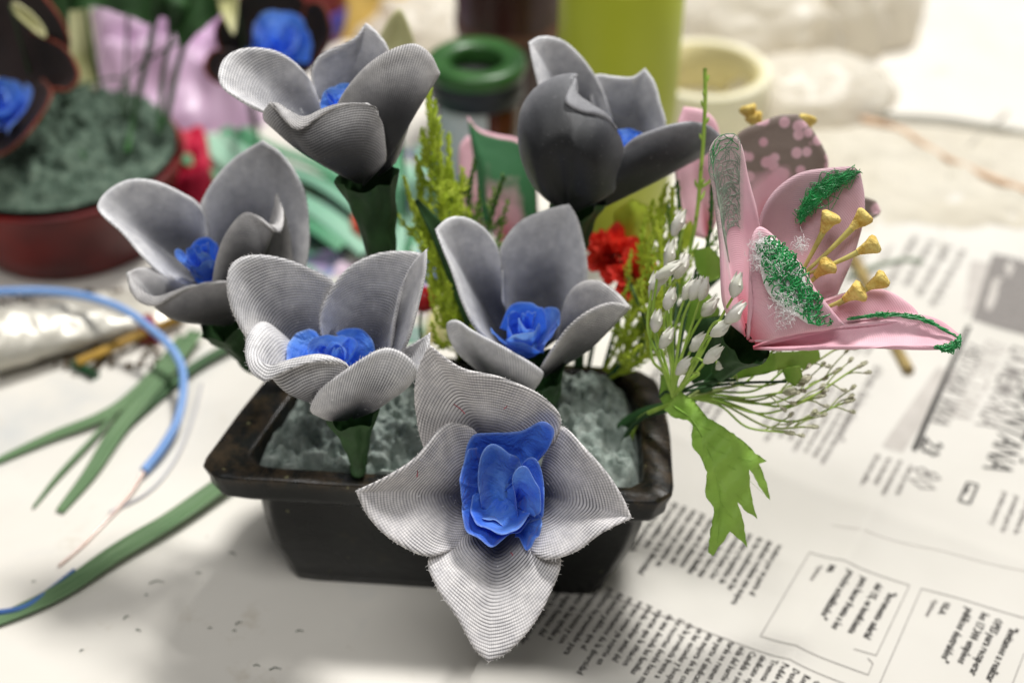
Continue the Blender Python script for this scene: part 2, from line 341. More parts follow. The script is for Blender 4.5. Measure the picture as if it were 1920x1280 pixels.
def bar(a, b, wd, mat='ink_grey', n=14, dz=0.010):
    p = pl(a[0], a[1], 0.12); q = pl(b[0], b[1], 0.12); d = (q - p).normalized(); s = Vector((-d.y, d.x, 0)) * wd / 2
    g = []; n = max(n, int((q - p).length / .25)); dz += .014
    for i in range(n + 1):
        c = p.lerp(q, i / n); g.append([Vector((x.x, x.y, hgt(x.x, x.y) + dz)) for x in [c + s * (2 * k / 12 - 1) for k in range(13)]])
    ink[mat].grid(g)
WORDS = ('de la diversidad del sector publico que el gobierno ha presentado para los proximos meses y con el aumento de las ayudas a la familia '
 'segun fuentes del ayuntamiento la cultura popular y el trabajo artesano son parte de la vida del barrio donde cada tarde se reunen vecinos '
 'por su parte el sindicato reclama una mejora de las condiciones en las escuelas y hospitales de la provincia frente a los recortes desde '
 'hace mas de una decada las familias esperan que la situacion pueda cambiar antes del verano como ya ocurrio en otros momentos').split()
wi = [0]
def line(n):
    s = ''
    while len(s) < n: s += (' ' if s else '') + WORDS[wi[0] % len(WORDS)]; wi[0] += 1
    return s
def block(px, py, n, pitch, size, nch, mat='ink', ang=0.0, heads=None, slope=0.0, ragged=0.1):
    p = pl(px, py, 0.12)
    for i in range(n):
        q = p - E2 * pitch * i + E1 * slope * i
        s = line(int(nch * (1 - R.random() * ragged)))
        if heads and i < len(heads): s = heads[i] + ' ' + s[len(heads[i]):]
        txt(s, 0, 0, size, mat, ang, start=q)
# quotes in their boxes
for i, s in enumerate(['"Incremento salarial', 'del 1%, es insuficiente', 'para hacer frente a los', 'precios actualizados"']):
    a = [(1668, 1108), (1644, 1092), (1616, 1082), (1590, 1072)][i]; txt(s, a[0], a[1], 0.40, 'ink', -3, 0.82, offset=0.004)
txt('IVA', 1556, 1062, 0.30, 'ink', -3, offset=0.012); txt('Opiniones', 1536, 1060, 0.26, 'ink_grey', -3)
for a, b in (((1518, 1036), (1425, 1195)), ((1425, 1195), (1627, 1267)), ((1518, 1036), (1705, 1098)), ((1705, 1098), (1642, 1231)), ((1627, 1267), (1636, 1246)), ((1636, 1246), (1626, 1236)), ((1642, 1231), (1600, 1219))): bar(a, b, 0.03)
for i, s in enumerate(['"Invitamos a realizar', 'OPES para recuperar', 'los 17.300 empleos', 'publicos destruidos"']):
    a = [(1894, 1176), (1866, 1160), (1840, 1150), (1811, 1142)][i]; txt(s, a[0], a[1], 0.42, 'ink', -3, 0.82, offset=0.004)
txt('U.L.A.', 1770, 1131, 0.30, 'ink', -3, offset=0.012); txt('Opiniones', 1750, 1125, 0.26, 'ink_grey', -3)
for a, b in (((1727, 1105), (1648, 1285)), ((1727, 1105), (1930, 1165)), ((1920, 1225), (1895, 1290))): bar(a, b, 0.03)
bar((1130, 1118), (1600, 1290), 0.03); bar((1560, 985), (1925, 1078), 0.025, 'ink_light')
block(1548, 1287, 29, 0.405, 0.36, 26, 'ink', 0, ['Sus', 'Grupo', 'Roma', 'Desde', 'Pedido', 'Tremosa', 'sindicato', 'Candida'], slope=-0.01)
block(1458, 1022, 17, 0.40, 0.36, 24, 'ink', 0, slope=-0.005)
block(1610, 745, 8, 0.42, 0.36, 36, 'ink_grey', 0, slope=0.0)
block(1400, 690, 9, 0.42, 0.36, 36, 'ink', 0, slope=0.0)
block(1700, 470, 7, 0.9, 0.5, 30, 'ink_light', 0, slope=0.0)
block(1660, 600, 9, 0.42, 0.36, 24, 'ink_grey', 0, slope=0.0)
block(1575, 470, 9, 0.6, 0.5, 26, 'ink_grey', 0, slope=0.0)
block(1800, 470, 4, 0.8, 0.7, 20, 'ink_grey', 0, slope=0.0)
txt('al frente de los números"', 1640, 690, 0.66, 'ink_grey', 0, 0.8)
block(1705, 875, 4, 0.47, 0.34, 18, 'ink_grey', 0, ragged=0.25)
block(1925, 938, 3, 0.47, 0.34, 18, 'ink_grey', 0)
bar((1775, 700), (1672, 846), 0.9, 'ink_light', dz=0.006); bar((1815, 618), (1712, 850), 0.22, 'ink', dz=0.014)
bar((1878, 500), (1868, 600), 3.0, 'ink_light', dz=0.006); bar((1950, 500), (1915, 630), 4.6, 'ink_grey', dz=0.009)
txt('23', 1734, 822, 1.15, 'ink', 0, 0.9, offset=0.02); txt('80', 1716, 872, 1.75, 'ink_grey', 0, 0.8, offset=-0.025)
for a, b in (((1814, 905), (1833, 910)), ((1833, 910), (1817, 948)), ((1817, 948), (1797, 942)), ((1797, 942), (1814, 905))): bar(a, b, 0.10, 'ink')
txt('1808', 1810, 908, 0.32, 'ink', 0, 0.9)
for s, a, z, mt in (('HISTORIA VIVA', (1812, 650), 1.25, 'ink_grey'), ('EN RECTORIA', (1850, 640), 1.35, 'ink_light'), ('LA MEMORIA', (1898, 650), 1.5, 'ink_grey'), ('DE LA MONTAÑA', (1945, 650), 1.6, 'ink')):
    txt(s, a[0], a[1], z, mt, 0, 0.72)
for k, m_ in ink.items(): m_.build({'ink': 'dark_print', 'ink_grey': 'grey_print', 'ink_light': 'pale_print'}[k], M[k], news, False)
# blank cream scrap behind the pot
sb = thing('paper_scrap', 'blank cream scrap of card lying behind the dark pot', 'paper', pl(1140, 640))
m_ = MB(); q = [pl(1050, 700, .3), pl(1216, 708, .35), pl(1216, 588, .5), pl(1080, 575, .35)]
m_.grid([[q[0].lerp(q[1], j/8).lerp(q[3].lerp(q[2], j/8), i/8) + Vector((0, 0, 0.12*math.sin(i*.5))) for j in range(9)] for i in range(9)])
m_.grid([[q[0].lerp(q[1], j/8).lerp(q[3].lerp(q[2], j/8), i/8) + Vector((0, 0, 0.12*math.sin(i*.5)-.03)) for j in range(9)] for i in range(9)])
m_.build('card', plain('blank_cream_card', '#e9e5d9', '#e2ded2', 20, 0.7), sb)

# ------------------------------------------------------------------ the dark pot
def chaikin(P, it=2, rt=0.25):
    for _ in range(it):
        Q = []
        for i in range(len(P)):
            a = P[i]; b = P[(i + 1) % len(P)]; Q += [a.lerp(b, rt), a.lerp(b, 1 - rt)]
        P = Q
    return P
RIM = [Vector(p) for p in ((-10.75, -6.75), (-10.1, -7.5), (-3, -8.05), (4.75, -8.75), (5.4, -8.2), (5.55, -5), (5.35, -2.3), (4.6, -1.55), (-2, -0.95), (-7.8, -0.35), (-8.7, -0.9), (-9.9, -4.2))]
def dense(P, n):
    L = [0]
    for i in range(len(P)): L.append(L[-1] + (P[(i+1) % len(P)] - P[i]).length)
    out = []; i = 0
    for k in range(n):
        x = L[-1] * k / n
        while x > L[i+1]: i += 1
        out.append(P[i].lerp(P[(i+1) % len(P)], (x - L[i]) / (L[i+1] - L[i])))
    return out
RP = dense(chaikin(RIM, 1, .12), 260); PC = Vector((-2.7, -4.6))
def ring(sx, sy, z, ox=0.0): return [Vector((PC.x + ox + (p.x - PC.x) * sx, PC.y + (p.y - PC.y) * sy, z + (0.05 * noise.noise(Vector((p.x*.4, p.y*.4, z))) if z > 3 else 0))) for p in RP]
pot = thing('bonsai_pot', 'low dark glazed rectangular pot with a soiled flared rim filled with foam', 'plant pot', (PC.x, PC.y, 0))
m_ = MB(); m_.grid([ring(*a) for a in ((.60, .60, 0.3, .1), (.69, .74, 0.3, .1), (.69, .74, 0.0, .1), (.73, .78, 0.0, .1), (.74, .79, 0.4, .1), (.76, .81, 0.9, .15), (.80, .86, 1.8, .2), (.835, .895, 3.0, .35), (.85, .915, 4.0, .45), (.85, .92, 4.6, .5))], closed_u=True); m_.build('body', M['pot'], pot)
m_ = MB(); m_.grid([ring(*a) for a in ((.85, .92, 4.5, .5), (.93, .95, 4.72, .2), (.985, .985, 4.86), (.995, .995, 4.93), (1.0, 1.0, 5.1), (1.0, 1.0, 5.3), (1.02, 1.015, 5.78), (1.018, 1.014, 5.86), (1.005, .998, 5.9), (.95, .94, 5.95, .1), (.87, .875, 5.99, .3), (.855, .86, 5.96, .35), (.85, .845, 5.85, .35), (.84, .83, 5.3, .35), (.82, .77, 3.8, .35))], closed_u=True); m_.build('rim', M['pot'], pot)
def foam_h(p, amp, seed, sc_=1.0):
    q = Vector((p.x * sc_, p.y * sc_, seed)); h = amp * (0.6 * noise.noise(q * 0.7) + 0.5 * noise.noise(q * 1.9) + 0.3 * noise.noise(q * 4.1))
    d = noise.voronoi(Vector((p.x * 0.75 * sc_, p.y * 0.75 * sc_, seed)))[0][0]; h -= amp * 1.8 * max(0, 0.34 - d) / 0.34
    d = noise.voronoi(Vector((p.x * 1.7 * sc_, p.y * 1.7 * sc_, seed + 4)))[0][0]; h -= amp * 0.8 * max(0, 0.3 - d) / 0.3
    q3 = Vector((p.x * 3.4 * sc_, p.y * 3.4 * sc_, seed + 7)); h += amp * .28 * noise.noise(q3) - amp * .45 * max(0, .28 - noise.voronoi(q3)[0][0]) / .28
    return h
foam = MB(); g = []
for i in range(130):
    r = i / 129; row = []
    for p in dense(RP, 380):
        x = PC.x + (p.x - PC.x) * 0.85 * r + .35; y = PC.y + (p.y - PC.y) * 0.845 * r
        row.append(Vector((x, y, 5.95 + 0.35 * (1 - r * r) - 0.9 * max(0, r - 0.94) / 0.06 + foam_h(Vector((x, y)), 0.8, 2.0) * min(1, (1 - r) * 9))))
    g.append(row)
foam.grid(g, closed_u=True); foam.build('foam', M['foam'], pot)

# ------------------------------------------------------------------ fabric petals
def petal(D, B, rim, tip=None, bulge=(0, 0, 0.3), mid=None, th=0.055, rad=False, nu=64, nv=44, ruf=0.0, sw=0.07):
    """surface from base point B out to the rim polyline (pixels + depth offset), with real cup depth and a padded thickness"""
    V3 = lambda p: Vector((p[0], p[1], p[2] * 56.0))
    B = V3(B); rm = [V3(p) for p in rim]
    RS = cr(rm, nu)
    if tip is None: RC = RS
    else:
        La = sum((rm[i+1] - rm[i]).length for i in range(tip)); Lb = sum((rm[i+1] - rm[i]).length for i in range(tip, len(rm) - 1))
        k = max(4, min(nu - 4, round(nu * La / (La + Lb)))); RC = cr(rm[:tip+1], k)[:-1] + cr(rm[tip:], nu - k + 1)
    MS = cr([V3(p) for p in mid], nu) if mid else None
    SM = [p.copy() for p in (MS or RS)]
    for _ in range(26): SM = [SM[0]] + [(SM[i-1] + SM[i] * 2 + SM[i+1]) * .25 for i in range(1, nu - 1)] + [SM[-1]]
    bu = Vector((bulge[0], bulge[1], bulge[2] * 56.0))
    P = []
    for j in range(nv):
        v = j / (nv - 1); row = []
        for i in range(nu):
            u = i / (nu - 1); a = B.lerp(SM[i], sw); ww = 1 - 0.75 * (2 * u - 1) ** 2
            tgt = SM[i]
            m1 = a.lerp(tgt, 0.5 if not MS else 0.6) + bu * ww
            nodes = [(0.0, a), (0.48, m1)] + ([(0.84, MS[i])] if MS else []) + [(1.0, RC[i])]
            x = 0
            while x < len(nodes) - 2 and v > nodes[x+1][0]: x += 1
            def tg(q):
                if q == 0: return (nodes[1][1] - nodes[0][1]) / nodes[1][0]
                if q == len(nodes) - 1: return (nodes[q][1] - nodes[q-1][1]) / (nodes[q][0] - nodes[q-1][0])
                return (nodes[q+1][1] - nodes[q-1][1]) / (nodes[q+1][0] - nodes[q-1][0])
            h = nodes[x+1][0] - nodes[x][0]; t = (v - nodes[x][0]) / h
            p = nodes[x][1] * (2*t**3 - 3*t**2 + 1) + tg(x) * h * (t**3 - 2*t**2 + t) + nodes[x+1][1] * (-2*t**3 + 3*t**2) + tg(x+1) * h * (t**3 - t**2)
            q = pix(p.x, p.y, D + p.z / 56.0)
            wv = 0.035 * noise.noise(q * 0.8) + 0.012 * noise.noise(q * 3.0)
            q = q + CF * wv + Vector((wv, 0, wv)) * 0.5
            if ruf: q = q + (CF * noise.noise(Vector((u * 5, v * 1.5, rim[0][0]))) + CU * noise.noise(Vector((u * 6, v, rim[1][1])))) * ruf * (.4 + v)
            row.append(q)
        P.append(row)
    N = []
    for j in range(nv):
        row = []
        for i in range(nu):
            a = P[j][min(i+1, nu-1)] - P[j][max(i-1, 0)]; b = P[min(j+1, nv-1)][i] - P[max(j-1, 0)][i]; n = a.cross(b)
            row.append(n.normalized() if n.length > 1e-9 else Vector((0, -.79, .61)))
        N.append(row)
    L = sum((P[j+1][nu//2] - P[j][nu//2]).length for j in range(nv-1)); W = sum((P[-1][i+1] - P[-1][i]).length for i in range(nu-1))
    m = MB(); uv1 = []; uv2 = []
    # closed shell: front grid rows, then back; cross-section per v handled as loop around u
    g = []
    us = []
    for j in range(nv):
        v = j / (nv - 1); loop = []; ul = []
        e = min(1, (nv - 1 - j) / 3.0); tj = th * (0.35 + 0.65 * math.sqrt(max(0, 1 - (1 - e) ** 2))) * (1.0 + 0.35 * math.exp(-((nv - 1 - j) / 2.5 - 1) ** 2))
        for i in range(nu):
            ei = min(1, min(i, nu - 1 - i) / 2.0); tt = tj * (0.3 + 0.7 * ei); loop.append(P[j][i] + N[j][i] * tt); ul.append(i / (nu - 1))
        for i in range(nu - 1, -1, -1):
            ei = min(1, min(i, nu - 1 - i) / 2.0); tt = tj * (0.3 + 0.7 * ei); loop.append(P[j][i] - N[j][i] * tt); ul.append(i / (nu - 1))
        g.append(loop); us.append(ul)
    nn = 2 * nu
    AL = [[0.0] * nu]
    for j in range(1, nv): AL.append([AL[-1][i] + (P[j][i] - P[j-1][i]).length for i in range(nu)])
    m.grid(g, closed_u=True)
    for j in range(nv):
        v = j / (nv - 1)
        for k in range(nn):
            uu = us[j][k]; wd = W * (0.45 + 0.55 * v)
            uv1.append((((uu - .5) * W * 0.8, v * L * .3 + .7 * AL[j][int(round(uu * (nu - 1)))]) if not rad else (v * L, (uu - .5) * wd * 0.9))); uv2.append((uu, v))
    for i in range(nu - 1):   # close the rim
        a = (nv - 1) * nn + i; m.f.append((a, a + 1, (nv - 1) * nn + nn - 2 - i, (nv - 1) * nn + nn - 1 - i))
    def surf(u, v, off=0.0):
        i = min(nu - 1, max(0, int(round(u * (nu - 1))))); j = min(nv - 1, max(0, int(round(v * (nv - 1)))))
        n = N[j][i]; n = n if n.dot(CF) < 0 else -n
        return P[j][i] + n * off
    return m, uv1, uv2, surf
def add_petal(parent, mat, name='petal', label=None, **k):
    m, a, b, s = petal(**k); o = obj(name, m.v, m.f, mat, parent, {'Thread': a, 'Petal': b})
    if label: o['label'] = label
    if mat in (M['nylon_front'], M['nylon_mid']) and k['D'] < 46:      # frayed thread ends along the rim
        rr = random.Random(int(k['B'][0])); e = MB()
        for q in range(150):
            u = rr.random(); p = s(u, 1.0); d = (p - s(u, .93)).normalized() + Vector((rr.gauss(0, .7), rr.gauss(0, .7), rr.gauss(0, .7))); l = rr.uniform(.015, .05)
            e.tube([p - d * .02, p + d * l * .5, p + d * l + Vector((rr.gauss(0, .01), 0, rr.gauss(0, .01)))], [.007, .003], 4, cap=False)
        e.build('frayed_edge', M['lint'], o)
    return s
def rose(parent, c, D, rad, axis, h=1.0, seed=1, n=8, squash=1.0, name='rose_center'):
    """gathered fabric rosette: broad round petals wrapped around each other, the outer ones opening"""
    rr = random.Random(seed); c = pix(c[0], c[1], D); ax = Vector(axis).normalized(); a = CR - ax * ax.dot(CR); a.normalize(); b = ax.cross(a)
    first = None; ph = rr.random() * 6
    for k in range(n):
        t0 = k / (n - 1); r0 = rad * (0.22 + 0.62 * t0); ph += 2.15 + rr.random() * 0.5; span = 3.3 - 1.2 * t0
        hh = h * (1.0 - 0.28 * t0) * (0.88 + 0.24 * rr.random()); flare = rad * (-0.10 + 0.34 * t0) * (0.5 + rr.random()); fq = rr.random() * 6; nu, nv = 34, 18
        dent = rr.uniform(0.25, 0.75); g = []
        for j in range(nv):
            t = j / (nv - 1); row = []
            for i in range(nu):
                u = i / (nu - 1); s = 2 * u - 1; top = (1 - 0.55 * abs(s) ** 3.5) * (1 - 0.10 * math.exp(-((u - dent) / 0.08) ** 2))
                th_ = ph + s * span / 2 * (0.8 + 0.2 * t) + 0.25 * t * s * s
                r = r0 * (0.45 + 0.55 * math.sin(t * math.pi / 2)) + flare * t ** 2.5 + rad * 0.07 * s * (k % 2 * 2 - 1)
                r += rad * 0.20 * (noise.noise(Vector((u * 1.8 + k * 7, t * 1.2, seed)))) * (0.3 + t) + rad * 0.05 * noise.noise(Vector((u * 7 + k * 3, t * 2, seed + 3))) * t
                z = hh * t * top + h * 0.10 * noise.noise(Vector((u * 3 + k * 5, 0, seed))) * t
                row.append(c + a * (r * math.cos(th_)) + b * (r * math.sin(th_) * squash) + ax * z)
            g.append(row)
        m = MB(); m.grid(g); uv = [(i / (nu-1), max(j / (nv-1), 0)) for j in range(nv) for i in range(nu)]
        bmk = 'blue_light' if k in (1, 4) else ('blue_deep' if k % 3 == 2 else 'blue')
        if first is None: first = obj(name, m.v, m.f, M['blue'], parent, {'Petal': uv})
        else: obj('rose_petal', m.v, m.f, M[bmk], first, {'Petal': uv})
    m = MB(); m.lathe(c, [(0.01, -0.1), (rad * .45, -0.05), (rad * .6, .1 * h)], 20, ax); m.build('rose_cup', M['blue'], first)
def cone(parent, a, b, ra, rb, name='calyx', mat='calyx', fl=0.12, n=20):
    """leaf-tape calyx: funnel from a (wide) to b (narrow) with an uneven pointed edge"""
    ax = b - a; L = ax.length; ax.normalize(); u = ax.orthogonal().normalized(); w_ = ax.cross(u); g = []
    for i in range(14):
        t = i / 13; row = []
        for k in range(n * 2):
            th_ = math.pi * k / n; r = rb + (ra - rb) * (1 - t) ** 1.4; r *= 1 + 0.30 * noise.noise(Vector((math.cos(th_) * 2, math.sin(th_) * 2, t * 2.5 + a.x))) + .07 * noise.noise(Vector((math.cos(th_) * 7, math.sin(th_) * 7, t * 1.5 + a.x)))
            z = t * L - (1 - t) * fl * 3 * abs(math.sin(th_ * 2.5 + a.x)); row.append(a + ax * z + (u * math.cos(th_) + w_ * math.sin(th_)) * r)
        g.append(row)
    m = MB(); m.grid(g, closed_u=True); m.build(name, M[mat], parent)
def stem(parent, pts, r=0.16, mat='stem', name='stem', n=24):
    m = MB(); m.tube(cr(pts, n), r, 10); m.build(name, M[mat], parent)
GG = 'grey nylon fabric flowers standing in the foam of the dark pot'
def flower(label, foot): return thing('fabric_flower', label, 'artificial flower', foot, GG)

# -- front flower, open towards the viewer
foot = Vector((0.2, -5.6, 5.7)); F1 = flower('lowest and nearest grey mesh flower, wide open with four petals and a large blue rose', foot); D = 43.0; mt = M['nylon_front']
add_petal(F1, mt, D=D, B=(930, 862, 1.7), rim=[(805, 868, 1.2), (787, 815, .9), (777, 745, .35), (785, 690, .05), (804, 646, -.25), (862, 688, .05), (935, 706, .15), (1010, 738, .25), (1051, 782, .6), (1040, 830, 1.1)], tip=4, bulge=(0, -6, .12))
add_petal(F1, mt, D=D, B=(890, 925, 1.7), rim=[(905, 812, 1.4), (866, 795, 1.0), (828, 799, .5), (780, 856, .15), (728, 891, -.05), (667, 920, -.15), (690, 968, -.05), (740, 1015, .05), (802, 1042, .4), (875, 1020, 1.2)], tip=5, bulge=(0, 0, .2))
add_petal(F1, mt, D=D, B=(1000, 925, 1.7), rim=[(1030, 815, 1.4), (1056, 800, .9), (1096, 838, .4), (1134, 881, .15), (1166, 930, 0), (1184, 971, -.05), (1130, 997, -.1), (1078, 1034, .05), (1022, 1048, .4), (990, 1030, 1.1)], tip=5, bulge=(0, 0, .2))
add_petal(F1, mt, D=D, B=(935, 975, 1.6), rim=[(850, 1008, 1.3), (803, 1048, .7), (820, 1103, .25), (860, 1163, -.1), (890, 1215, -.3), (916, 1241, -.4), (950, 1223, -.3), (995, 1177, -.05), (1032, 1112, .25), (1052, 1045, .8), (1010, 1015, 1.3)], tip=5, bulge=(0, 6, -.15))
Z1 = lambda L: [(650 + x / 2.031, 630 + y / 2.031, d) for x, y, d in L]
m = MB(); m.lathe(pix(945, 925, 44.7), [(0.01, 0.0), (.9, 0.12), (1.25, .5)], 24, -CF); rc = m.build('rose_center', M['blue'], F1)
for Bx, rm, bl in (((575, 610, 1.5), [(452, 520, .9), (448, 455, .6), (478, 392, .4), (560, 362, .35), (660, 362, .3), (740, 323, .0), (788, 348, -.1), (782, 400, .1), (740, 460, .5)], (0, 0, .2)),
                   ((575, 610, 1.45), [(505, 405, .8), (462, 440, .35), (432, 520, .1), (432, 600, .1), (452, 655, .4), (500, 690, .8)], (-10, 0, .1)),
                   ((580, 620, 1.4), [(446, 590, .7), (437, 660, .25), (455, 740, .0), (520, 780, -.1), (590, 778, -.1), (650, 750, .1), (705, 695, .5)], (0, 10, .1)),
                   ((590, 600, 1.3), [(640, 560, .9), (660, 500, .4), (720, 470, .1), (748, 530, -.05), (752, 640, -.05), (740, 700, .2), (690, 720, .8)], (8, 0, .1)),
                   ((590, 610, 1.3), [(480, 600, .8), (470, 680, .25), (500, 728, .0), (570, 750, -.1), (640, 735, -.1), (690, 690, .1), (700, 640, .6)], (0, 8, .2)),
                   ((604, 690, 1.35), [(512, 650, .6), (500, 540, .3), (512, 450, .1), (560, 418, .1), (610, 425, .15), (648, 458, .4), (668, 540, .7), (672, 640, .9)], (-4, -20, .45)),
                   ((650, 690, 1.1), [(640, 765, .6), (680, 800, .25), (705, 800, .1), (738, 745, .0), (742, 690, .1), (700, 640, .4)], (4, 6, .1)),
                   ((640, 640, 1.0), [(655, 690, .5), (640, 600, .0), (633, 530, -.25), (690, 500, -.3), (730, 560, -.3), (740, 650, -.15), (715, 700, .2)], (4, 0, -.2)),
                   ((600, 650, 1.2), [(500, 650, .75), (525, 700, .4), (590, 722, .25), (655, 700, .25), (690, 650, .5)], (0, 8, .3))):
    m, u1, u2, s_ = petal(D=43.35, B=Z1([Bx])[0], rim=Z1(rm), bulge=(bl[0] / 2, bl[1] / 2, bl[2]), th=0.008, nu=48, nv=26, sw=.14, ruf=.16)
    obj('rose_petal', m.v, m.f, M['blue_light' if Bx[1] in (690, 650) and Bx[0] in (600, 604) else ('blue' if Bx[2] < 1.35 else 'blue_deep')], rc, {'Thread': u1, 'Petal': u2})
for a in (((851, 757, 43.1), (872, 775, 43.2)), ((783, 880, 43.0), (782, 893, 43.0)), ((945, 766, 43.15), (951, 760, 43.15)), ((957, 1034, 43.2), (961, 1040, 43.2))):
    m = MB(); p = pix(*a[0]) - CF * .12; q = pix(*a[1]) - CF * .12; m.tube([p, p.lerp(q, .5) + Vector((.02, 0, .02)), q], .015, 5); m.build('loose_thread', M['red_thread'], F1)
pb = pix(940, 915, 45.0); cone(F1, pb - CF * .2, pb + Vector((0, 1.0, -1.4)), 0.9, 0.25); stem(F1, [pb + Vector((0, .8, -1.1)), pb + Vector((.1, 1.5, -2.4)), foot + Vector((0, .2, .8)), foot - Vector((0, 0, .8))])
# -- flower left of it
foot = pl(668, 872, 5.75); F2 = flower('grey mesh flower with a pale blue rosette above the left half of the foam', foot); D = 45.5; mt = M['nylon_mid']
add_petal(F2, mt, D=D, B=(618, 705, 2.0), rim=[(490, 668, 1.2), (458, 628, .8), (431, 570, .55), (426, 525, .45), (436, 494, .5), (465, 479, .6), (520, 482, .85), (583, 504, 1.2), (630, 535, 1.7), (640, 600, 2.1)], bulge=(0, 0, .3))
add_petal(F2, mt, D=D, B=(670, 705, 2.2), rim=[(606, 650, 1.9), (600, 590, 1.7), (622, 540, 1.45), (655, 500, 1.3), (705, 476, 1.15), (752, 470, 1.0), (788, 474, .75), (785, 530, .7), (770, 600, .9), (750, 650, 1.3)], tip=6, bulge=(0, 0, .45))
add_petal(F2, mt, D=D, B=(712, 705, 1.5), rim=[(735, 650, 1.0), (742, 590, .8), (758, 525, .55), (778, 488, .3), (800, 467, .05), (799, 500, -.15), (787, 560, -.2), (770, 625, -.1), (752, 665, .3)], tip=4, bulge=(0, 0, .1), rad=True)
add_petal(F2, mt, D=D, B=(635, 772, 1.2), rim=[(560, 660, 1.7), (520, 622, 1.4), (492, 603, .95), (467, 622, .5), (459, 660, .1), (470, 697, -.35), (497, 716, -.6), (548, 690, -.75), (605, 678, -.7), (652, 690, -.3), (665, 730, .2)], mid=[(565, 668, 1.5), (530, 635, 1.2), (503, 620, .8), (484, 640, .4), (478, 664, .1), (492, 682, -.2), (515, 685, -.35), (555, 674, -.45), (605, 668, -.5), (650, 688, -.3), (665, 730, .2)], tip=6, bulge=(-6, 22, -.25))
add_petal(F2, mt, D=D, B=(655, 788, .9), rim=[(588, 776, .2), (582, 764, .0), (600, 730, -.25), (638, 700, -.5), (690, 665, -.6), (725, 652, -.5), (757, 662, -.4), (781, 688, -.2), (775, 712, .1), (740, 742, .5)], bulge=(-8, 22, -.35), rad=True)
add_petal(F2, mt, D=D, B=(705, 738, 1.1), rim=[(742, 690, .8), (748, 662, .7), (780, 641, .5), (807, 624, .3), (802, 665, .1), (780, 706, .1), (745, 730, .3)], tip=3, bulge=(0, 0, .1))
rose(F2, (634, 684), 47.0, 1.3, (0, -.35, .94), 1.15, 11, 8, .85)
pb = pix(660, 785, 46.6); cone(F2, pix(660, 778, 46.3), pix(672, 868, 47.6), 0.85, 0.30, fl=.05); stem(F2, [pix(668, 830, 47.0), pix(672, 880, 47.8), foot, foot - Vector((0, 0, .8))], .28)
# -- centre flower
foot = pl(1035, 760, 5.9); F3 = flower('smooth grey flower with four cupped petals, directly above the lowest flower', foot); D = 47.5; mt = M['nylon_soft']
add_petal(F3, mt, D=D, B=(955, 660, 1.9), rim=[(915, 640, .8), (893, 618, .3), (866, 565, .0), (846, 505, -.05), (828, 460, 0), (816, 430, .15), (840, 409, .35), (875, 408, .6), (912, 432, .9), (937, 480, 1.4), (942, 570, 1.9)], tip=5, bulge=(0, 0, .45))
add_petal(F3, mt, D=D, B=(1000, 670, 2.4), rim=[(938, 590, 2.1), (934, 520, 1.8), (940, 460, 1.55), (975, 415, 1.35), (1030, 391, 1.2), (1067, 382, 1.1), (1082, 408, 1.1), (1097, 468, 1.2), (1102, 530, 1.5), (1080, 610, 1.9)], tip=5, bulge=(0, 0, .55))
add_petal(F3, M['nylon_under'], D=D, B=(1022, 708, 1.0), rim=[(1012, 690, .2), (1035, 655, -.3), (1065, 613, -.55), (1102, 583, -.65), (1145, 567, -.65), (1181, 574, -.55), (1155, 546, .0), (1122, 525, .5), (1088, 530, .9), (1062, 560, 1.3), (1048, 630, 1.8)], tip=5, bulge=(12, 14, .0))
add_petal(F3, mt, D=D, B=(965, 740, 1.2), rim=[(862, 668, .4), (842, 635, .1), (838, 606, -.05), (856, 600, -.2), (885, 618, -.4), (925, 640, -.55), (968, 664, -.6), (1017, 696, -.5), (1012, 716, -.1), (995, 740, .4)], bulge=(-8, 8, -.35), rad=True)
rose(F3, (984, 648), 48.7, 1.1, (-.03, -.35, .93), 2.1, 22, 8, .8)
cone(F3, pix(1010, 705, 48.3), pix(1030, 770, 49.6), .95, .3); stem(F3, [pix(1022, 735, 49.0), pix(1032, 780, 49.8), foot, foot - Vector((0, 0, .8))], .2)
# -- left flower
foot = Vector((-7.6, -2.6, 5.8)); F4 = flower('leftmost grey flower, pale inside, leaning out past the left end of the pot', foot); D = 48.5; mt = M['nylon_soft']
add_petal(F4, mt, D=D, B=(395, 530, 2.0), rim=[(352, 540, 1.1), (305, 517, .4), (262, 476, .1), (225, 432, 0), (192, 402, 0), (184, 385, .1), (200, 359, .3), (240, 337, .5), (290, 339, .8), (342, 361, 1.2), (376, 387, 1.6), (388, 450, 2.2)], bulge=(0, 0, .35))
add_petal(F4, mt, D=D, B=(440, 560, 2.4), rim=[(368, 450, 2.2), (370, 400, 2.0), (393, 348, 1.8), (438, 297, 1.6), (492, 263, 1.4), (530, 290, 1.2), (566, 345, 1.1), (579, 405, 1.0), (577, 480, 1.0), (550, 560, 1.4)], tip=4, bulge=(0, 0, .5))
add_petal(F4, M['nylon_under'], D=D, B=(450, 600, 1.0), rim=[(397, 545, .0), (407, 478, -.2), (428, 430, -.35), (458, 399, -.35), (488, 407, -.45), (524, 436, -.6), (531, 400, -.2), (519, 363, .2), (540, 420, .7), (552, 510, 1.1)], mid=[(400, 545, .0), (412, 485, -.2), (432, 436, -.35), (460, 408, -.4), (488, 418, -.45), (512, 430, -.35), (516, 415, .0), (514, 395, .3), (530, 435, .7), (548, 515, 1.1)], tip=7, bulge=(0, 0, -.4))
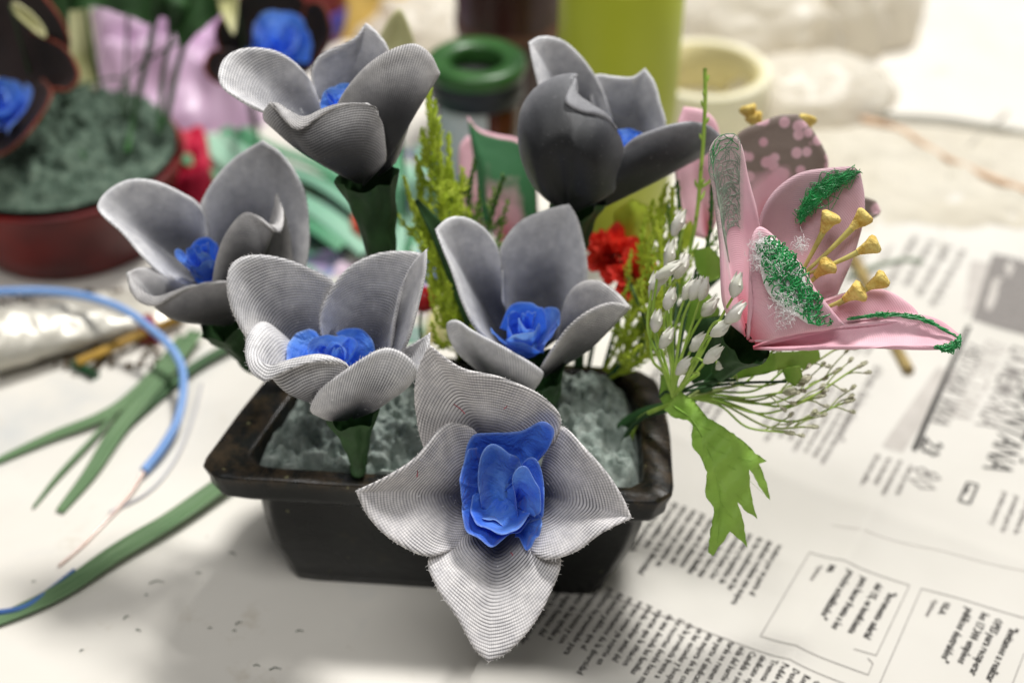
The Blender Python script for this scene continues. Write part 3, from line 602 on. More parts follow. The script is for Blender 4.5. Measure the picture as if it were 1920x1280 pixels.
add_petal(F4, M['nylon_under'], D=D, B=(430, 612, 1.0), rim=[(345, 534, 1.0), (298, 506, .5), (262, 502, .2), (237, 511, -.1), (244, 545, -.4), (262, 567, -.6), (290, 574, -.75), (322, 557, -.7), (365, 537, -.55), (415, 530, -.4), (455, 535, -.1), (465, 570, .3)], mid=[(350, 545, 1.0), (310, 518, .5), (275, 512, .2), (252, 520, 0), (258, 540, -.25), (275, 553, -.45), (298, 558, -.6), (328, 548, -.6), (367, 536, -.55), (415, 532, -.4), (455, 538, -.1), (465, 575, .3)], tip=3, bulge=(-14, 22, -.3))
rose(F4, (392, 520), 49.9, .85, (0, -.35, .93), 2.0, 31, 8, .8)
cone(F4, pix(420, 608, 49.6), pix(455, 665, 51.0), .9, .3); stem(F4, [pix(440, 640, 50.4), pix(470, 690, 51.6), foot + Vector((0, 0, .6)), foot - Vector((0, 0, .8))], .2)
# -- top left flower
foot = pl(735, 640, 5.8); F5 = flower('upper left grey ribbed flower on a dark green calyx, seen from below its rim', foot); D = 46.5; mt = M['nylon_mid']
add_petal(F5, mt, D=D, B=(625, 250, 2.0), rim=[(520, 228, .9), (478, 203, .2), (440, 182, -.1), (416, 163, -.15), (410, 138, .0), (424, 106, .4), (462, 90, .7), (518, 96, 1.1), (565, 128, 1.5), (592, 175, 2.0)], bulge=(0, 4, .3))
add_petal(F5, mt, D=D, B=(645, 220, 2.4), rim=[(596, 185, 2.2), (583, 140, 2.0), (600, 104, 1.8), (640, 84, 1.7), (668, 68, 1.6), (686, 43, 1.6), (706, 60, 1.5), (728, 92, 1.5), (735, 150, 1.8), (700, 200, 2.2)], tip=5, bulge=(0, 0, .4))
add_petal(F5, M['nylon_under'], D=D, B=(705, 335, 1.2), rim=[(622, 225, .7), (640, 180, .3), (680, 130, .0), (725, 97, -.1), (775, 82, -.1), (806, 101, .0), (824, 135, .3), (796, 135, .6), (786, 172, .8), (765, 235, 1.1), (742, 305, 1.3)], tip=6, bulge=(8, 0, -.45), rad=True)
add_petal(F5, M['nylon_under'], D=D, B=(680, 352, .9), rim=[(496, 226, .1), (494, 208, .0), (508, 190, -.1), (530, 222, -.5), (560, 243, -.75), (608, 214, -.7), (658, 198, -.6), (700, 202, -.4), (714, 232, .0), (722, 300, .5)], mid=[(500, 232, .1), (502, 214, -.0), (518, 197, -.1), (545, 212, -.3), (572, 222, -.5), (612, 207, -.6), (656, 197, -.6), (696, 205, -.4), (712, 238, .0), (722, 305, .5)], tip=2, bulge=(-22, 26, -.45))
rose(F5, (640, 222), 48.3, .9, (0, -.3, .95), 1.2, 41, 7, .8)
cone(F5, pix(690, 335, 47.5), pix(715, 470, 49.3), 1.0, .55, fl=.05); stem(F5, [pix(708, 430, 48.8), pix(722, 500, 50.0), foot, foot - Vector((0, 0, .8))], .3)
# -- top right flower
foot = pl(1085, 690, 5.8); F6 = flower('upper right grey flower, almost black underneath, one long petal reaching right', foot); D = 48.5; mt = M['nylon_dark']
add_petal(F6, M['nylon_soft'], D=D, B=(1125, 290, 2.2), rim=[(1020, 240, 1.0), (1010, 170, .8), (998, 115, .75), (992, 79, .8), (1010, 69, .95), (1035, 69, 1.1), (1062, 80, 1.3), (1096, 113, 1.5), (1126, 160, 1.8), (1150, 225, 2.2)], tip=3, bulge=(0, 0, .4))
add_petal(F6, M['nylon_soft'], D=D, B=(1165, 300, 2.2), rim=[(1112, 220, 2.1), (1106, 160, 2.0), (1118, 140, 1.9), (1152, 143, 1.8), (1186, 144, 1.7), (1210, 128, 1.65), (1228, 155, 1.55), (1239, 195, 1.5), (1248, 235, 1.5), (1225, 280, 1.8)], tip=5, bulge=(0, 0, .4))
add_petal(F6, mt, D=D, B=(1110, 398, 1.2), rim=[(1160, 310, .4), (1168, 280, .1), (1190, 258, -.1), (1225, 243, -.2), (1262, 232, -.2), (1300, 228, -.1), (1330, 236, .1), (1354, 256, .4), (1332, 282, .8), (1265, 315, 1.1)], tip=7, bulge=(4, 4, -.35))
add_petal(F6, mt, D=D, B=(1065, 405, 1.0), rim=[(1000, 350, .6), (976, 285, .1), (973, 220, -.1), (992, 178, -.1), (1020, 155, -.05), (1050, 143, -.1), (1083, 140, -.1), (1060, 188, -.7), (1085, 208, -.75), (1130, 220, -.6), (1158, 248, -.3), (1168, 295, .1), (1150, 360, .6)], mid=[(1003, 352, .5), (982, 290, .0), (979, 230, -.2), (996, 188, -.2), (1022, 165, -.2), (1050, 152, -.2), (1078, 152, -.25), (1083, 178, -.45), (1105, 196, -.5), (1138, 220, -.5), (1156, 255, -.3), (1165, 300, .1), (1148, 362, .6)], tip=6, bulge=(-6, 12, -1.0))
rose(F6, (1160, 285), 50.0, .7, (.1, -.3, .95), 1.0, 51, 7, .8)
cone(F6, pix(1080, 385, 49.6), pix(1090, 460, 51), .9, .3); stem(F6, [pix(1085, 430, 50.6), pix(1090, 520, 51.8), foot, foot - Vector((0, 0, .8))], .2)
#==NEXT==
# ------------------------------------------------------------------ pink lilies
foot = pl(1165, 800, 5.8)
L1 = thing('lace_lily', 'nearest pink fabric lily with thick green thread lace and yellow stamens at the right', 'artificial flower', foot, 'pink fabric lilies'); D = 44.0
s1 = add_petal(L1, M['pink_tip'], D=D, B=(1400, 632, .7), rim=[(1366, 605, .5), (1354, 560, .15), (1350, 450, .0), (1338, 345, 0), (1329, 288, 0), (1345, 258, .05), (1374, 254, .15), (1390, 275, .25), (1402, 325, .45), (1416, 380, .65), (1424, 430, .85), (1428, 520, 1.0)], bulge=(-4, 0, .25), ruf=.09)
add_petal(L1, M['pink_veil'], D=D, B=(1460, 600, 1.5), rim=[(1424, 520, 1.2), (1421, 425, 1.0), (1446, 364, .9), (1490, 329, .9), (1548, 315, .9), (1596, 314, .8), (1614, 325, .8), (1622, 370, .8), (1618, 420, .8), (1600, 480, .9), (1570, 552, 1.1)], tip=6, bulge=(-14, 0, .3), ruf=.09)
s2 = add_petal(L1, M['pink_plain'], D=D, B=(1402, 640, .6), rim=[(1408, 600, .2), (1410, 520, -.2), (1409, 450, -.3), (1426, 424, -.25), (1465, 455, -.4), (1500, 492, -.6), (1530, 543, -.8), (1556, 576, -.85), (1582, 608, -.8), (1545, 616, -.3), (1490, 620, .1), (1430, 640, .5)], tip=8, bulge=(0, 0, -.25))
add_petal(L1, M['pink_plain'], D=D, B=(1412, 648, .9), rim=[(1470, 610, .9), (1520, 575, .8), (1562, 556, .8), (1612, 542, .75), (1660, 543, .6), (1700, 565, .5), (1722, 590, .4), (1700, 600, .1), (1640, 605, -.05), (1560, 612, .1)], bulge=(0, -4, .1))
s4 = add_petal(L1, M['pink_plain'], D=D, B=(1405, 652, .8), rim=[(1500, 612, .3), (1580, 600, .15), (1660, 594, .1), (1725, 590, .1), (1765, 603, .0), (1800, 628, -.15), (1790, 648, -.4), (1750, 652, -.45), (1680, 652, -.4), (1600, 653, -.2), (1500, 655, .1)], tip=5, bulge=(0, 0, -.25), ruf=.09)
# green thread lace on the near petal, and its white lint
def scribble(parent, region, n, r, mat, name, seed, step=7):
    rr = random.Random(seed); m = MB()
    for k in range(n):
        x, y = region(rr); z = D - .95; a = rr.random() * 6.28; p = []
        for i in range(11):
            p.append(lacept(x, y) + Vector((rr.gauss(0, .02), rr.gauss(0, .02), rr.gauss(0, .03)))); x += math.cos(a) * step; y += math.sin(a) * step; a += rr.gauss(0.55, 0.5)
            if not inlace(x, y): a += 2.6; x += math.cos(a) * step * 1.5; y += math.sin(a) * step * 1.5
        m.tube(cr(p, 26), r, 5, cap=False)
    return m.build(name, M[mat], parent)
LP = [Vector(p) for p in ((1414, 458), (1440, 438), (1478, 462), (1505, 498), (1530, 540), (1556, 577), (1584, 608), (1545, 616), (1515, 606), (1490, 585), (1462, 570), (1440, 545), (1430, 510), (1424, 480))]
def inlace(x, y): return in_poly(x, y, LP)
def lacept(x, y): return pix(x, y, 43.22 + 0.22 * ((x - 1490) / 70) ** 2 - .20 + max(0, (500 - y)) * .0030)
def rlace(rr):
    while True:
        x, y = rr.uniform(1415, 1583), rr.uniform(436, 618)
        if inlace(x, y): return x, y
# padded white lace backing, then threads
g = []
for i in range(30):
    row = []
    for q in dense(chaikin(LP, 1), 60):
        x = 1478 + (q.x - 1478) * i / 29; y = 535 + (q.y - 535) * i / 29; row.append(lacept(x, y) + CF * (.10 + .25 * (i / 29) ** 4 + .05 * noise.noise(Vector((x * .06, y * .06, 0)))))
    g.append(row)
m = MB(); m.grid(g, closed_u=True); lb = m.build('lace_patch', M['lint'], L1)
scribble(lb, rlace, 95, .022, 'lace', 'lace_thread', 5)
rr = random.Random(9); m = MB()
for (x, y, n, sp) in ((1424, 458, 90, 9), (1418, 488, 60, 7), (1478, 580, 140, 11), (1460, 560, 60, 9), (1500, 460, 50, 6), (1470, 596, 40, 9), (1506, 446, 10, 4), (1455, 500, 60, 14)):
    for k in range(n):
        p = lacept(x + rr.gauss(0, sp), y + rr.gauss(0, sp)) - CF * .06; q = [p]; d = Vector((rr.gauss(0, 1), rr.gauss(0, 1), rr.gauss(0, 1)))
        for i in range(4): d = d + Vector((rr.gauss(0, .7), rr.gauss(0, .7), rr.gauss(0, .7))); q.append(q[-1] + d.normalized() * .055)
        m.tube(q, .006, 4, cap=False)
m.build('lint_fuzz', M['lint'], lb)
M['lace_grey'] = plain('grey_green_thread', '#a3ad9c', '#7f8f7e', 300, 0.5)
def tracelace(parent, sf, ur, vr, n, r, mat, seed, name='lace_thread', off=.075):
    rr = random.Random(seed); m = MB()
    for k in range(n):
        u = rr.uniform(*ur); v = rr.uniform(*vr); a = rr.random() * 6.28; p = []
        for i in range(9):
            p.append(sf(u, v, off)); u = min(ur[1], max(ur[0], u + math.cos(a) * .028)); v = min(vr[1], max(vr[0], v + math.sin(a) * .02)); a += rr.gauss(.45, .4)
        m.tube(cr(p, 18), r, 4, cap=False)
    m.build(name, M[mat], parent)
tracelace(L1, s1, (.30, .60), (.50, .99), 130, .011, 'lace_grey', 14)
tracelace(L1, s1, (.38, .58), (.93, .99), 9, .012, 'lace', 15)
# lace along the upper petal and the groove and tip of the long one
def lacestrip(parent, pts, wd, n, seed, r=.02, D0=44.0, name='lace_trim'):
    rr = random.Random(seed); m = MB(); c = cr([pix(p[0], p[1], D0 + p[2]) for p in pts], 60)
    for k in range(n):
        i = rr.randrange(0, 52); p = []; w0 = wd * math.sin(math.pi * min(1, max(.08, (i + 4) / 60)) ) ** .6
        for s in range(6):
            q = c[min(59, i + s * 2)] if rr.random() < .7 else c[max(0, i - s)]
            p.append(q + CU * rr.gauss(0, w0 * .45) + CR * rr.gauss(0, w0 * .4) + CF * rr.gauss(0, .03))
        m.tube(cr(p, 16), r, 5, cap=False)
    m.build(name, M['lace'], parent)
lacestrip(L1, [(1500, 412, 1.0), (1515, 385, .95), (1540, 360, .85), (1575, 335, .75), (1608, 324, .65)], .42, 130, 3, .013)
lacestrip(L1, [(1590, 598, -.12), (1640, 590, -.1), (1690, 590, -.1), (1740, 602, -.2), (1795, 632, -.4)], .10, 60, 4, .014)
lacestrip(L1, [(1755, 650, -.5), (1775, 652, -.5), (1795, 645, -.5), (1800, 630, -.35)], .16, 70, 6, .022)
def stamen(parent, a, head, ra=.11, rh=.31, flare=1.0, D0=44.0):
    p = pix(a[0], a[1], D0 + a[2]); q = pix(head[0], head[1], D0 + head[2]); ax = (q - p).normalized()
    mid = p.lerp(q, .5) + Vector((0, 0, -.05)); m = MB(); c = cr([p, mid, q], 16); m.tube(c, [ra * .55 + (ra * 1.3 - ra * .55) * (i / 15) ** 2.5 for i in range(16)], 8); st = m.build('stamen', M['stamen'], parent)
    m = MB(); m.lathe(q - ax * .5, [(ra * .9, 0), (ra * 1.25, .15), (rh * .72 * flare, .36), (rh * flare, .52), (rh * 1.02 * flare, .62), (rh * .75, .70), (rh * .35, .68), (.01, .62)], 18, ax, lump=.35); m.build('anther', M['anther'], st)
for a, h in (((1492, 530, .9), (1556, 410, .2)), ((1500, 520, .8), (1618, 408, .35)), ((1510, 515, .6), (1636, 460, -.1)), ((1500, 545, .6), (1550, 498, .2)), ((1540, 580, .5), (1608, 548, -.1)), ((1570, 572, .6), (1652, 525, .1))): stamen(L1, a, h)
cone(L1, pix(1402, 640, 44.9), pix(1350, 700, 46.6), .85, .3, fl=.02); stem(L1, [pix(1362, 688, 46.3), pix(1290, 750, 48.3), pix(1205, 775, 49.6), foot, foot - Vector((0, 0, .7))], .2)
foot = pl(1140, 715, 5.8)
L2 = thing('lace_lily', 'pink lily with brown hole-patterned lace, behind the nearest pink lily', 'artificial flower', foot, 'pink fabric lilies'); D = 49.0
add_petal(L2, M['pink_holes'], D=D, B=(1440, 430, 1.2), rim=[(1370, 380, .5), (1366, 300, .3), (1385, 250, .2), (1430, 228, .1), (1462, 216, .1), (1494, 214, .1), (1524, 245, .15), (1548, 286, .3), (1553, 312, .5), (1540, 370, .9)], tip=5, bulge=(0, 0, -.2))
add_petal(L2, M['pink_plain'], D=D + 1, B=(1330, 450, 1.0), rim=[(1290, 440, .5), (1272, 370, .3), (1265, 300, .2), (1268, 240, .2), (1282, 200, .3), (1320, 208, .3), (1345, 235, .4), (1352, 300, .5), (1350, 400, .8)], tip=4, bulge=(0, 0, -.2))
add_petal(L2, M['pink_holes'], D=D - .2, B=(1520, 430, 1.2), rim=[(1560, 380, .9), (1600, 368, .7), (1640, 376, .5), (1652, 395, .5), (1645, 405, .5), (1600, 430, .9)], tip=3, bulge=(0, 0, 0))
for a, h in (((1440, 330, 1.5), (1405, 207, 1.2)), ((1460, 330, 1.5), (1416, 222, 1.3)), ((1480, 330, 1.5), (1512, 226, 1.2))): stamen(L2, a, h, D0=D)
stem(L2, [pix(1440, 430, D + 1.6), pix(1300, 560, 51), pix(1200, 650, 51.6), foot, foot - Vector((0, 0, .6))], .15)
foot = pl(960, 690, 5.8)
L3 = thing('lace_lily', 'pink lily with dark green lace half hidden between the two upper grey flowers', 'artificial flower', foot, 'pink fabric lilies'); D = 55.0
add_petal(L3, M['pink_greenedge'], D=D, B=(950, 470, 1), rim=[(905, 420, .5), (893, 330, .2), (884, 262, 0), (876, 218, -.1), (896, 240, 0), (930, 252, .1), (972, 262, .2), (1000, 300, .3), (1010, 400, .6)], tip=3, bulge=(0, 0, -.4))
add_petal(L3, M['pink_plain'], D=D + .8, B=(890, 470, 1), rim=[(872, 420, .5), (862, 330, .2), (862, 275, 0), (876, 254, 0), (890, 262, .1), (903, 320, .3), (915, 410, .6)], tip=3, bulge=(0, 0, -.3))
stem(L3, [pix(940, 465, D + 1), pix(950, 560, 54), foot, foot - Vector((0, 0, .6))], .15)

# ------------------------------------------------------------------ green filler plants in the foam
def sprig(parent, pts, r, mat, ln=1.0, dens=14, seed=1, spread=.8, thick=.035, name='foliage', up=.9, twigs=0):
    rr = random.Random(seed); c = cr(pts, 60); m = MB(); m.tube(c, r, 7); m.build('stem', M['stem' if mat == 'fern_dark' else mat], parent); m = MB()
    def needles(c, ln, d, t0):
        L = sum((c[i+1] - c[i]).length for i in range(len(c) - 1)); n = int(L * d)
        for k in range(n):
            t = t0 + (1 - t0) * k / n; p = c[min(len(c) - 1, int(t * (len(c) - 1)))]; q = c[min(len(c) - 1, int(t * (len(c) - 1)) + 1)]; ax = (q - p).normalized() if (q - p).length > 1e-6 else Vector((0, 0, 1))
            th_ = k * 2.4 + rr.random(); a = ax.orthogonal().normalized(); b = ax.cross(a); o_ = (a * math.cos(th_) + b * math.sin(th_)) * spread
            l = ln * (1.05 - .75 * t) * rr.uniform(.6, 1.1); d1 = (o_ + ax * up).normalized(); d2 = (o_ * .5 + ax * 1.1 + Vector((0, 0, .3))).normalized()
            m.tube(cr([p, p + d1 * l * .5, p + d1 * l * .5 + d2 * l * .5], 6), [thick, thick * .9, thick, thick * .9, thick * .6, thick * .2], 5, cap=False)
    needles(c, ln, dens, .15)
    for k in range(twigs):
        t = .2 + .65 * k / twigs; p = c[int(t * 59)]; ax = (c[min(59, int(t * 59) + 1)] - p).normalized(); a = ax.orthogonal().normalized(); b = ax.cross(a); th_ = k * 2.4 + rr.random()
        d1 = ((a * math.cos(th_) + b * math.sin(th_)) * .9 + ax * .9).normalized(); l = 3.0 * (1.12 - t) * rr.uniform(.7, 1.1)
        tc = cr([p, p + d1 * l * .5, p + d1 * l * .6 + ax * l * .6], 20); m.tube(tc, thick * .8, 5); needles(tc, ln * .65, dens * 1.1, .1)
    return m.build(name, M[mat], parent)
foot = pl(862, 668, 5.8)
def fern(label, pts, mat, foot, **k):
    t = thing('fern_sprig', label, 'artificial plant', foot, 'plastic fern sprigs in the pot'); sprig(t, [pix(*p) for p in pts] + [foot - Vector((0, 0, .6))][::-1] if False else [foot - Vector((0, 0, .6))] + [pix(*p) for p in pts], k.pop('r', .07), mat, **k); return t
fern('yellow-green feathery fern sprig standing tall right of the upper left flower', [(870, 600, 52), (845, 470, 51.4), (818, 330, 50.8), (806, 220, 50.2), (803, 142, 49.9)], 'fern', foot, ln=.9, dens=14, seed=2, twigs=22, thick=.045)
fern('slender yellow-green fern sprig bending left under the upper left flower', [(855, 600, 51.5), (815, 480, 51), (778, 400, 50.6), (757, 330, 50.3)], 'fern', foot, ln=.7, dens=9, seed=3, twigs=8, thick=.045)
fern('dark green fern sprig in front of the half hidden pink lily', [(905, 600, 52.5), (905, 480, 52), (925, 390, 51.8), (945, 330, 51.5)], 'fern_dark', foot, ln=.8, dens=9, seed=4, twigs=9, thick=.045)
fern('dark fern sprig with thin tips leaning left of the half hidden pink lily', [(890, 600, 52.8), (885, 450, 52.4), (880, 360, 52), (892, 300, 51.8)], 'fern_dark', foot, ln=.7, dens=9, seed=5, twigs=10, thick=.045)
fern('pale yellow fern sprig with dense tips just right of the tallest sprig', [(875, 600, 52.3), (862, 470, 51.8), (848, 360, 51.3), (840, 250, 51)], 'fern', foot, ln=.85, dens=14, seed=32, twigs=18, thick=.045)
fern('short bright fern sprig low between the two upper grey flowers', [(868, 600, 51.8), (835, 520, 51.4), (800, 430, 51.2), (785, 300, 51)], 'fern', foot, ln=.8, dens=12, seed=33, twigs=16, thick=.045)
f2 = pl(1120, 700, 5.8)
fern('bright yellow-green fern sprig right of the red carnation', [(1200, 620, 51), (1245, 520, 50.6), (1258, 430, 50.4), (1262, 350, 50.2)], 'fern', f2, ln=.7, dens=12, seed=37, twigs=14, thick=.045)
fern('thin upright sprig with a three-pointed light green tip beside the pink lilies', [(1250, 600, 50), (1300, 440, 49), (1316, 300, 48.5), (1322, 200, 48.2), (1322, 128, 48.0)], 'sprig', f2, ln=.9, dens=1.4, seed=6, thick=.06, twigs=3)
fern('bushy yellow-green fern sprig below the long petal of the upper right flower', [(1180, 600, 51.5), (1215, 480, 51), (1235, 400, 50.8), (1250, 345, 50.6)], 'fern', f2, ln=.8, dens=12, seed=7, twigs=16, thick=.045)
fern('dark green fern sprig between the white buds and the pink lilies', [(1220, 620, 51), (1265, 500, 50.5), (1275, 420, 50.2), (1270, 340, 50)], 'fern_dark', f2, ln=.7, dens=9, seed=8, twigs=7)
fern('dark leafy sprig rising just left of the nearest pink lily', [(1240, 640, 50), (1300, 540, 49.5), (1330, 440, 49.2), (1335, 345, 49)], 'fern_dark', f2, ln=.6, dens=9, seed=18, twigs=6)
fern('bright feathery fern sprig in front of the jar with the white label', [(850, 620, 51.2), (838, 500, 50.9), (830, 380, 50.5), (822, 270, 50.2)], 'fern', foot, ln=.85, dens=14, seed=41, twigs=20, thick=.045)
fern('low yellow-green fern sprig just behind the white buds', [(1215, 660, 49.8), (1235, 560, 49.4), (1240, 480, 49.2), (1228, 410, 49.0)], 'fern', f2, ln=.7, dens=11, seed=42, twigs=12, thick=.04)
# long blade leaf behind the centre flower
def blade(name, label, cat, pts, wd, mat, th=.03, group=None, flat=Vector((0, 0, 1)), kind=None, cup=.15):
    t = thing(name, label, cat, pts[0], group); c = cr(pts, 40); g = []; g2 = []
    for i, p in enumerate(c):
        tx = (c[min(39, i + 1)] - c[max(0, i - 1)]).normalized(); s = tx.cross(flat).normalized(); n = s.cross(tx).normalized(); k = i / 39; w_ = wd(k) if callable(wd) else wd
        row = [p + s * w_ * q + n * (cup * w_ * (abs(q) ** 1.5) + .02 * noise.noise(Vector((k * 6, q * 3, p.x)))) for q in (-1, -.6, -.2, 0, .2, .6, 1)]; g.append(row + [x - n * th for x in row[::-1]])
    m = MB(); m.grid(g, closed_u=True, uvf=lambda i, j: ((j if j < 7 else 13 - j) / 6, i / 39)); m.f.append(tuple(range(14))); m.f.append(tuple(range(len(m.v) - 1, len(m.v) - 15, -1)))
    o = m.build('leaf', M[mat], t); return t
bl = lambda k: .45 * (.25 + .75 * math.sin(math.pi * min(1, .25 + k * .72)))
blade('blade_leaf', 'long narrow dark green leaf rising behind the centre flower', 'artificial leaf', [foot - Vector((0, 0, .5)), pix(900, 625, 50.5), pix(868, 530, 50.0), pix(825, 440, 49.6), pix(780, 375, 49.3)], lambda k: .5 * math.sin(math.pi * (.12 + k * .85)) ** .8, 'calyx', flat=-CF)

def outline_leaf(name, parent, poly, D, mat, bend, veins=None):
    P = [Vector(p) for p in poly]; bm = bmesh.new(); vs = [bm.verts.new((p.x, p.y, 0)) for p in P]; bm.faces.new(vs); bm.normal_update(); bmesh.ops.triangulate(bm, faces=bm.faces[:])
    x0 = min(p.x for p in P); x1 = max(p.x for p in P); y0 = min(p.y for p in P); y1 = max(p.y for p in P)
    x = x0 + 7
    while x < x1: bmesh.ops.bisect_plane(bm, geom=bm.verts[:] + bm.edges[:] + bm.faces[:], plane_co=(x, 0, 0), plane_no=(1, 0, 0)); x += 8
    y = y0 + 7
    while y < y1: bmesh.ops.bisect_plane(bm, geom=bm.verts[:] + bm.edges[:] + bm.faces[:], plane_co=(0, y, 0), plane_no=(0, 1, 0)); y += 8
    bmesh.ops.remove_doubles(bm, verts=bm.verts[:], dist=.05)
    bm.verts.index_update(); v = [pix(a.co.x, a.co.y, D + bend(a.co.x, a.co.y)) for a in bm.verts]; f = [tuple(a.index for a in q.verts) for q in bm.faces]
    # thickness: a back sheet joined along the border
    n = len(v); v2 = [a + CF * .03 for a in v]; f2 = [tuple(n + i for i in q[::-1]) for q in f]
    bd = [(e.verts[0].index, e.verts[1].index) for e in bm.edges if e.is_boundary]; bm.free()
    return obj(name, v + v2, f + f2 + [(a, b, b + n, a + n) for a, b in bd], M[mat], parent)
def serrate(poly, amp=1.6, step=7, seed=2):
    rr = random.Random(seed); out = []
    for i, p in enumerate(poly):
        a = Vector(p); b = Vector(poly[(i + 1) % len(poly)]); L = (b - a).length; n = max(1, int(L / step)) if L > 13 else 1; s = Vector((-(b - a).y, (b - a).x)).normalized()
        for k in range(n): out.append(a.lerp(b, k / n) + (s * rr.uniform(-amp, amp) if k else Vector((0, 0))))
    return out
# ------------------------------------------------------------------ white bud sprays
hub = pix(1262, 745, 47.0)
SP = thing('bud_spray', 'light green spray of white buds fanning up in front of the nearest pink lily', 'artificial plant', hub, 'white bud sprays')
def bud(parent, p, d, L=.62, r=.17, mat='bud', nb=3):
    m = MB(); ax = d.normalized(); m.lathe(p, [(.02, -.02), (r * .55, .06), (r * .95, L * .28), (r, L * .45), (r * .82, L * .66), (r * .45, L * .85), (r * .2, L * .93), (.012, L * 1.02)], 12, ax, lump=.5)
    a = ax.orthogonal().normalized()
    for k in range(nb):
        q = Matrix.Rotation(k * 2.1, 3, ax) @ a; m.tube([p + ax * L * .55 + q * r * .85, p + ax * L * .85 + q * r * .6, p + ax * L * 1.02 + q * r * .55], [.05, .045, .006], 5)
    m.build('bud', M[mat], parent)
def twig(parent, pts, r=.05, mat='sprig'):
    m = MB(); m.tube(cr(pts, 20), [r, r * .8], 7); return m.build('twig', M[mat], parent)
rr = random.Random(4)
main = [hub, pix(1268, 690, 47.7), pix(1285, 640, 47.2)]
twig(SP, [pl(1180, 830, 5.7) - Vector((0, 0, .5)), pix(1195, 790, 49.5), hub - Vector((0, 0, .2)), hub + Vector((0.1, 0, .1))], .09)
BUDS = [((1300, 690), (1355, 590), (1375, 555, 45.2), (1388, 512)), ((1300, 690), (1335, 610), (1362, 603, 45.3), (1397, 568)), ((1290, 700), (1320, 640), (1335, 628, 45.6), (1362, 608)), ((1290, 700), (1300, 672), (1322, 678, 45.9), (1352, 652)),
        ((1275, 680), (1300, 600), (1313, 560, 46.0), (1325, 520)), ((1268, 680), (1280, 600), (1296, 560, 46.1), (1312, 525)), ((1258, 680), (1245, 610), (1250, 578, 46.2), (1262, 545)), ((1262, 690), (1262, 630), (1283, 560, 46.6), (1300, 530)),
        ((1250, 690), (1225, 600), (1232, 520, 46.8), (1278, 492)), ((1250, 700), (1215, 620), (1222, 540, 47.2), (1262, 500)), ((1246, 700), (1230, 640), (1228, 620, 46.8), (1235, 585)), ((1258, 620), (1256, 520), (1262, 440, 48.0), (1285, 392)), ((1255, 640), (1246, 540), (1250, 500, 47.8), (1262, 448)),
        ((1290, 715), (1310, 700), (1270, 700, 46.6), (1288, 680)), ((1270, 710), (1280, 690), (1296, 655, 46.9), (1318, 632)), ((1245, 700), (1222, 670), (1222, 560, 47.6), (1240, 470))]
BUDS += [((1300, 705), (1340, 660), (1345, 690, 46.9), (1368, 668)), ((1262, 690), (1250, 560), (1268, 520, 47.4), (1290, 478)), ((1270, 690), (1290, 640), (1318, 590, 46.6), (1345, 560)), ((1250, 700), (1232, 660), (1240, 650, 46.8), (1262, 615))]
for k, (a, b, c, e) in enumerate(BUDS):
    d = c[2] - (1.9 if k < 4 else 1.0); p = pix(c[0], c[1], d); q = pix(e[0], e[1], d - .2)
    twig(SP, [hub, pix(a[0], a[1], (d + 47.0) / 2 + .2), pix(b[0], b[1], (d * 2 + 47.0) / 3), p], .055); bud(SP, p - (q - p).normalized() * .05, q - p, max(.8, min(1.0, (q - p).length * 1.1)), .195)
hub2 = pix(1290, 745, 47.6)
S2 = thing('bud_spray', 'thin olive spray spreading right over the newspaper below the nearest pink lily', 'artificial plant', hub2, 'white bud sprays')
T2 = [((1340, 720), (1450, 720), (1583, 645, 47.5)), ((1350, 740), (1480, 760), (1605, 690, 47.5)), ((1350, 750), (1480, 790), (1582, 755, 47.5)), ((1350, 755), (1440, 800), (1510, 800, 47.2)), ((1340, 735), (1420, 730), (1500, 665, 47)), ((1340, 730), (1400, 715), (1450, 655, 46.8)), ((1330, 720), (1370, 700), (1410, 655, 46.8)),
      ((1340, 745), (1450, 755), (1560, 700, 47.6)), ((1340, 750), (1430, 775), (1530, 745, 47.3)), ((1330, 735), (1380, 720), (1375, 690, 46.8)), ((1335, 740), (1400, 745), (1470, 735, 47.0)), ((1350, 760), (1400, 800), (1470, 810, 47.2)), ((1340, 740), (1420, 750), (1500, 715, 47.0))]
for k, (a, b, c) in enumerate(T2):
    p = pix(*c); twig(S2, [hub2, pix(a[0], a[1], 47.4), pix(b[0], b[1], 47.2), p], .045, 'sprig' if k % 3 else 'sprig_olive'); d = (p - pix(b[0], b[1], 47.2)).normalized()
    bud(S2, p - d * .05, d, .42 + .2 * rr.random(), .07 + (.07 if k in (4, 5, 6, 9, 10, 12) else 0), 'bud_olive', 2)
    for s in range(3):
        t = rr.uniform(.45, .9); q = pix(b[0], b[1], 47.2).lerp(p, t); e = q + d * rr.uniform(.4, .9) + CU * rr.uniform(-.5, .5); twig(S2, [q, q.lerp(e, .5) + CU * .05, e], .028, 'sprig_olive'); bud(S2, e, e - q, .3, .06, 'bud_olive', 2)
twig(S2, [SP.location / S, hub2], .07)
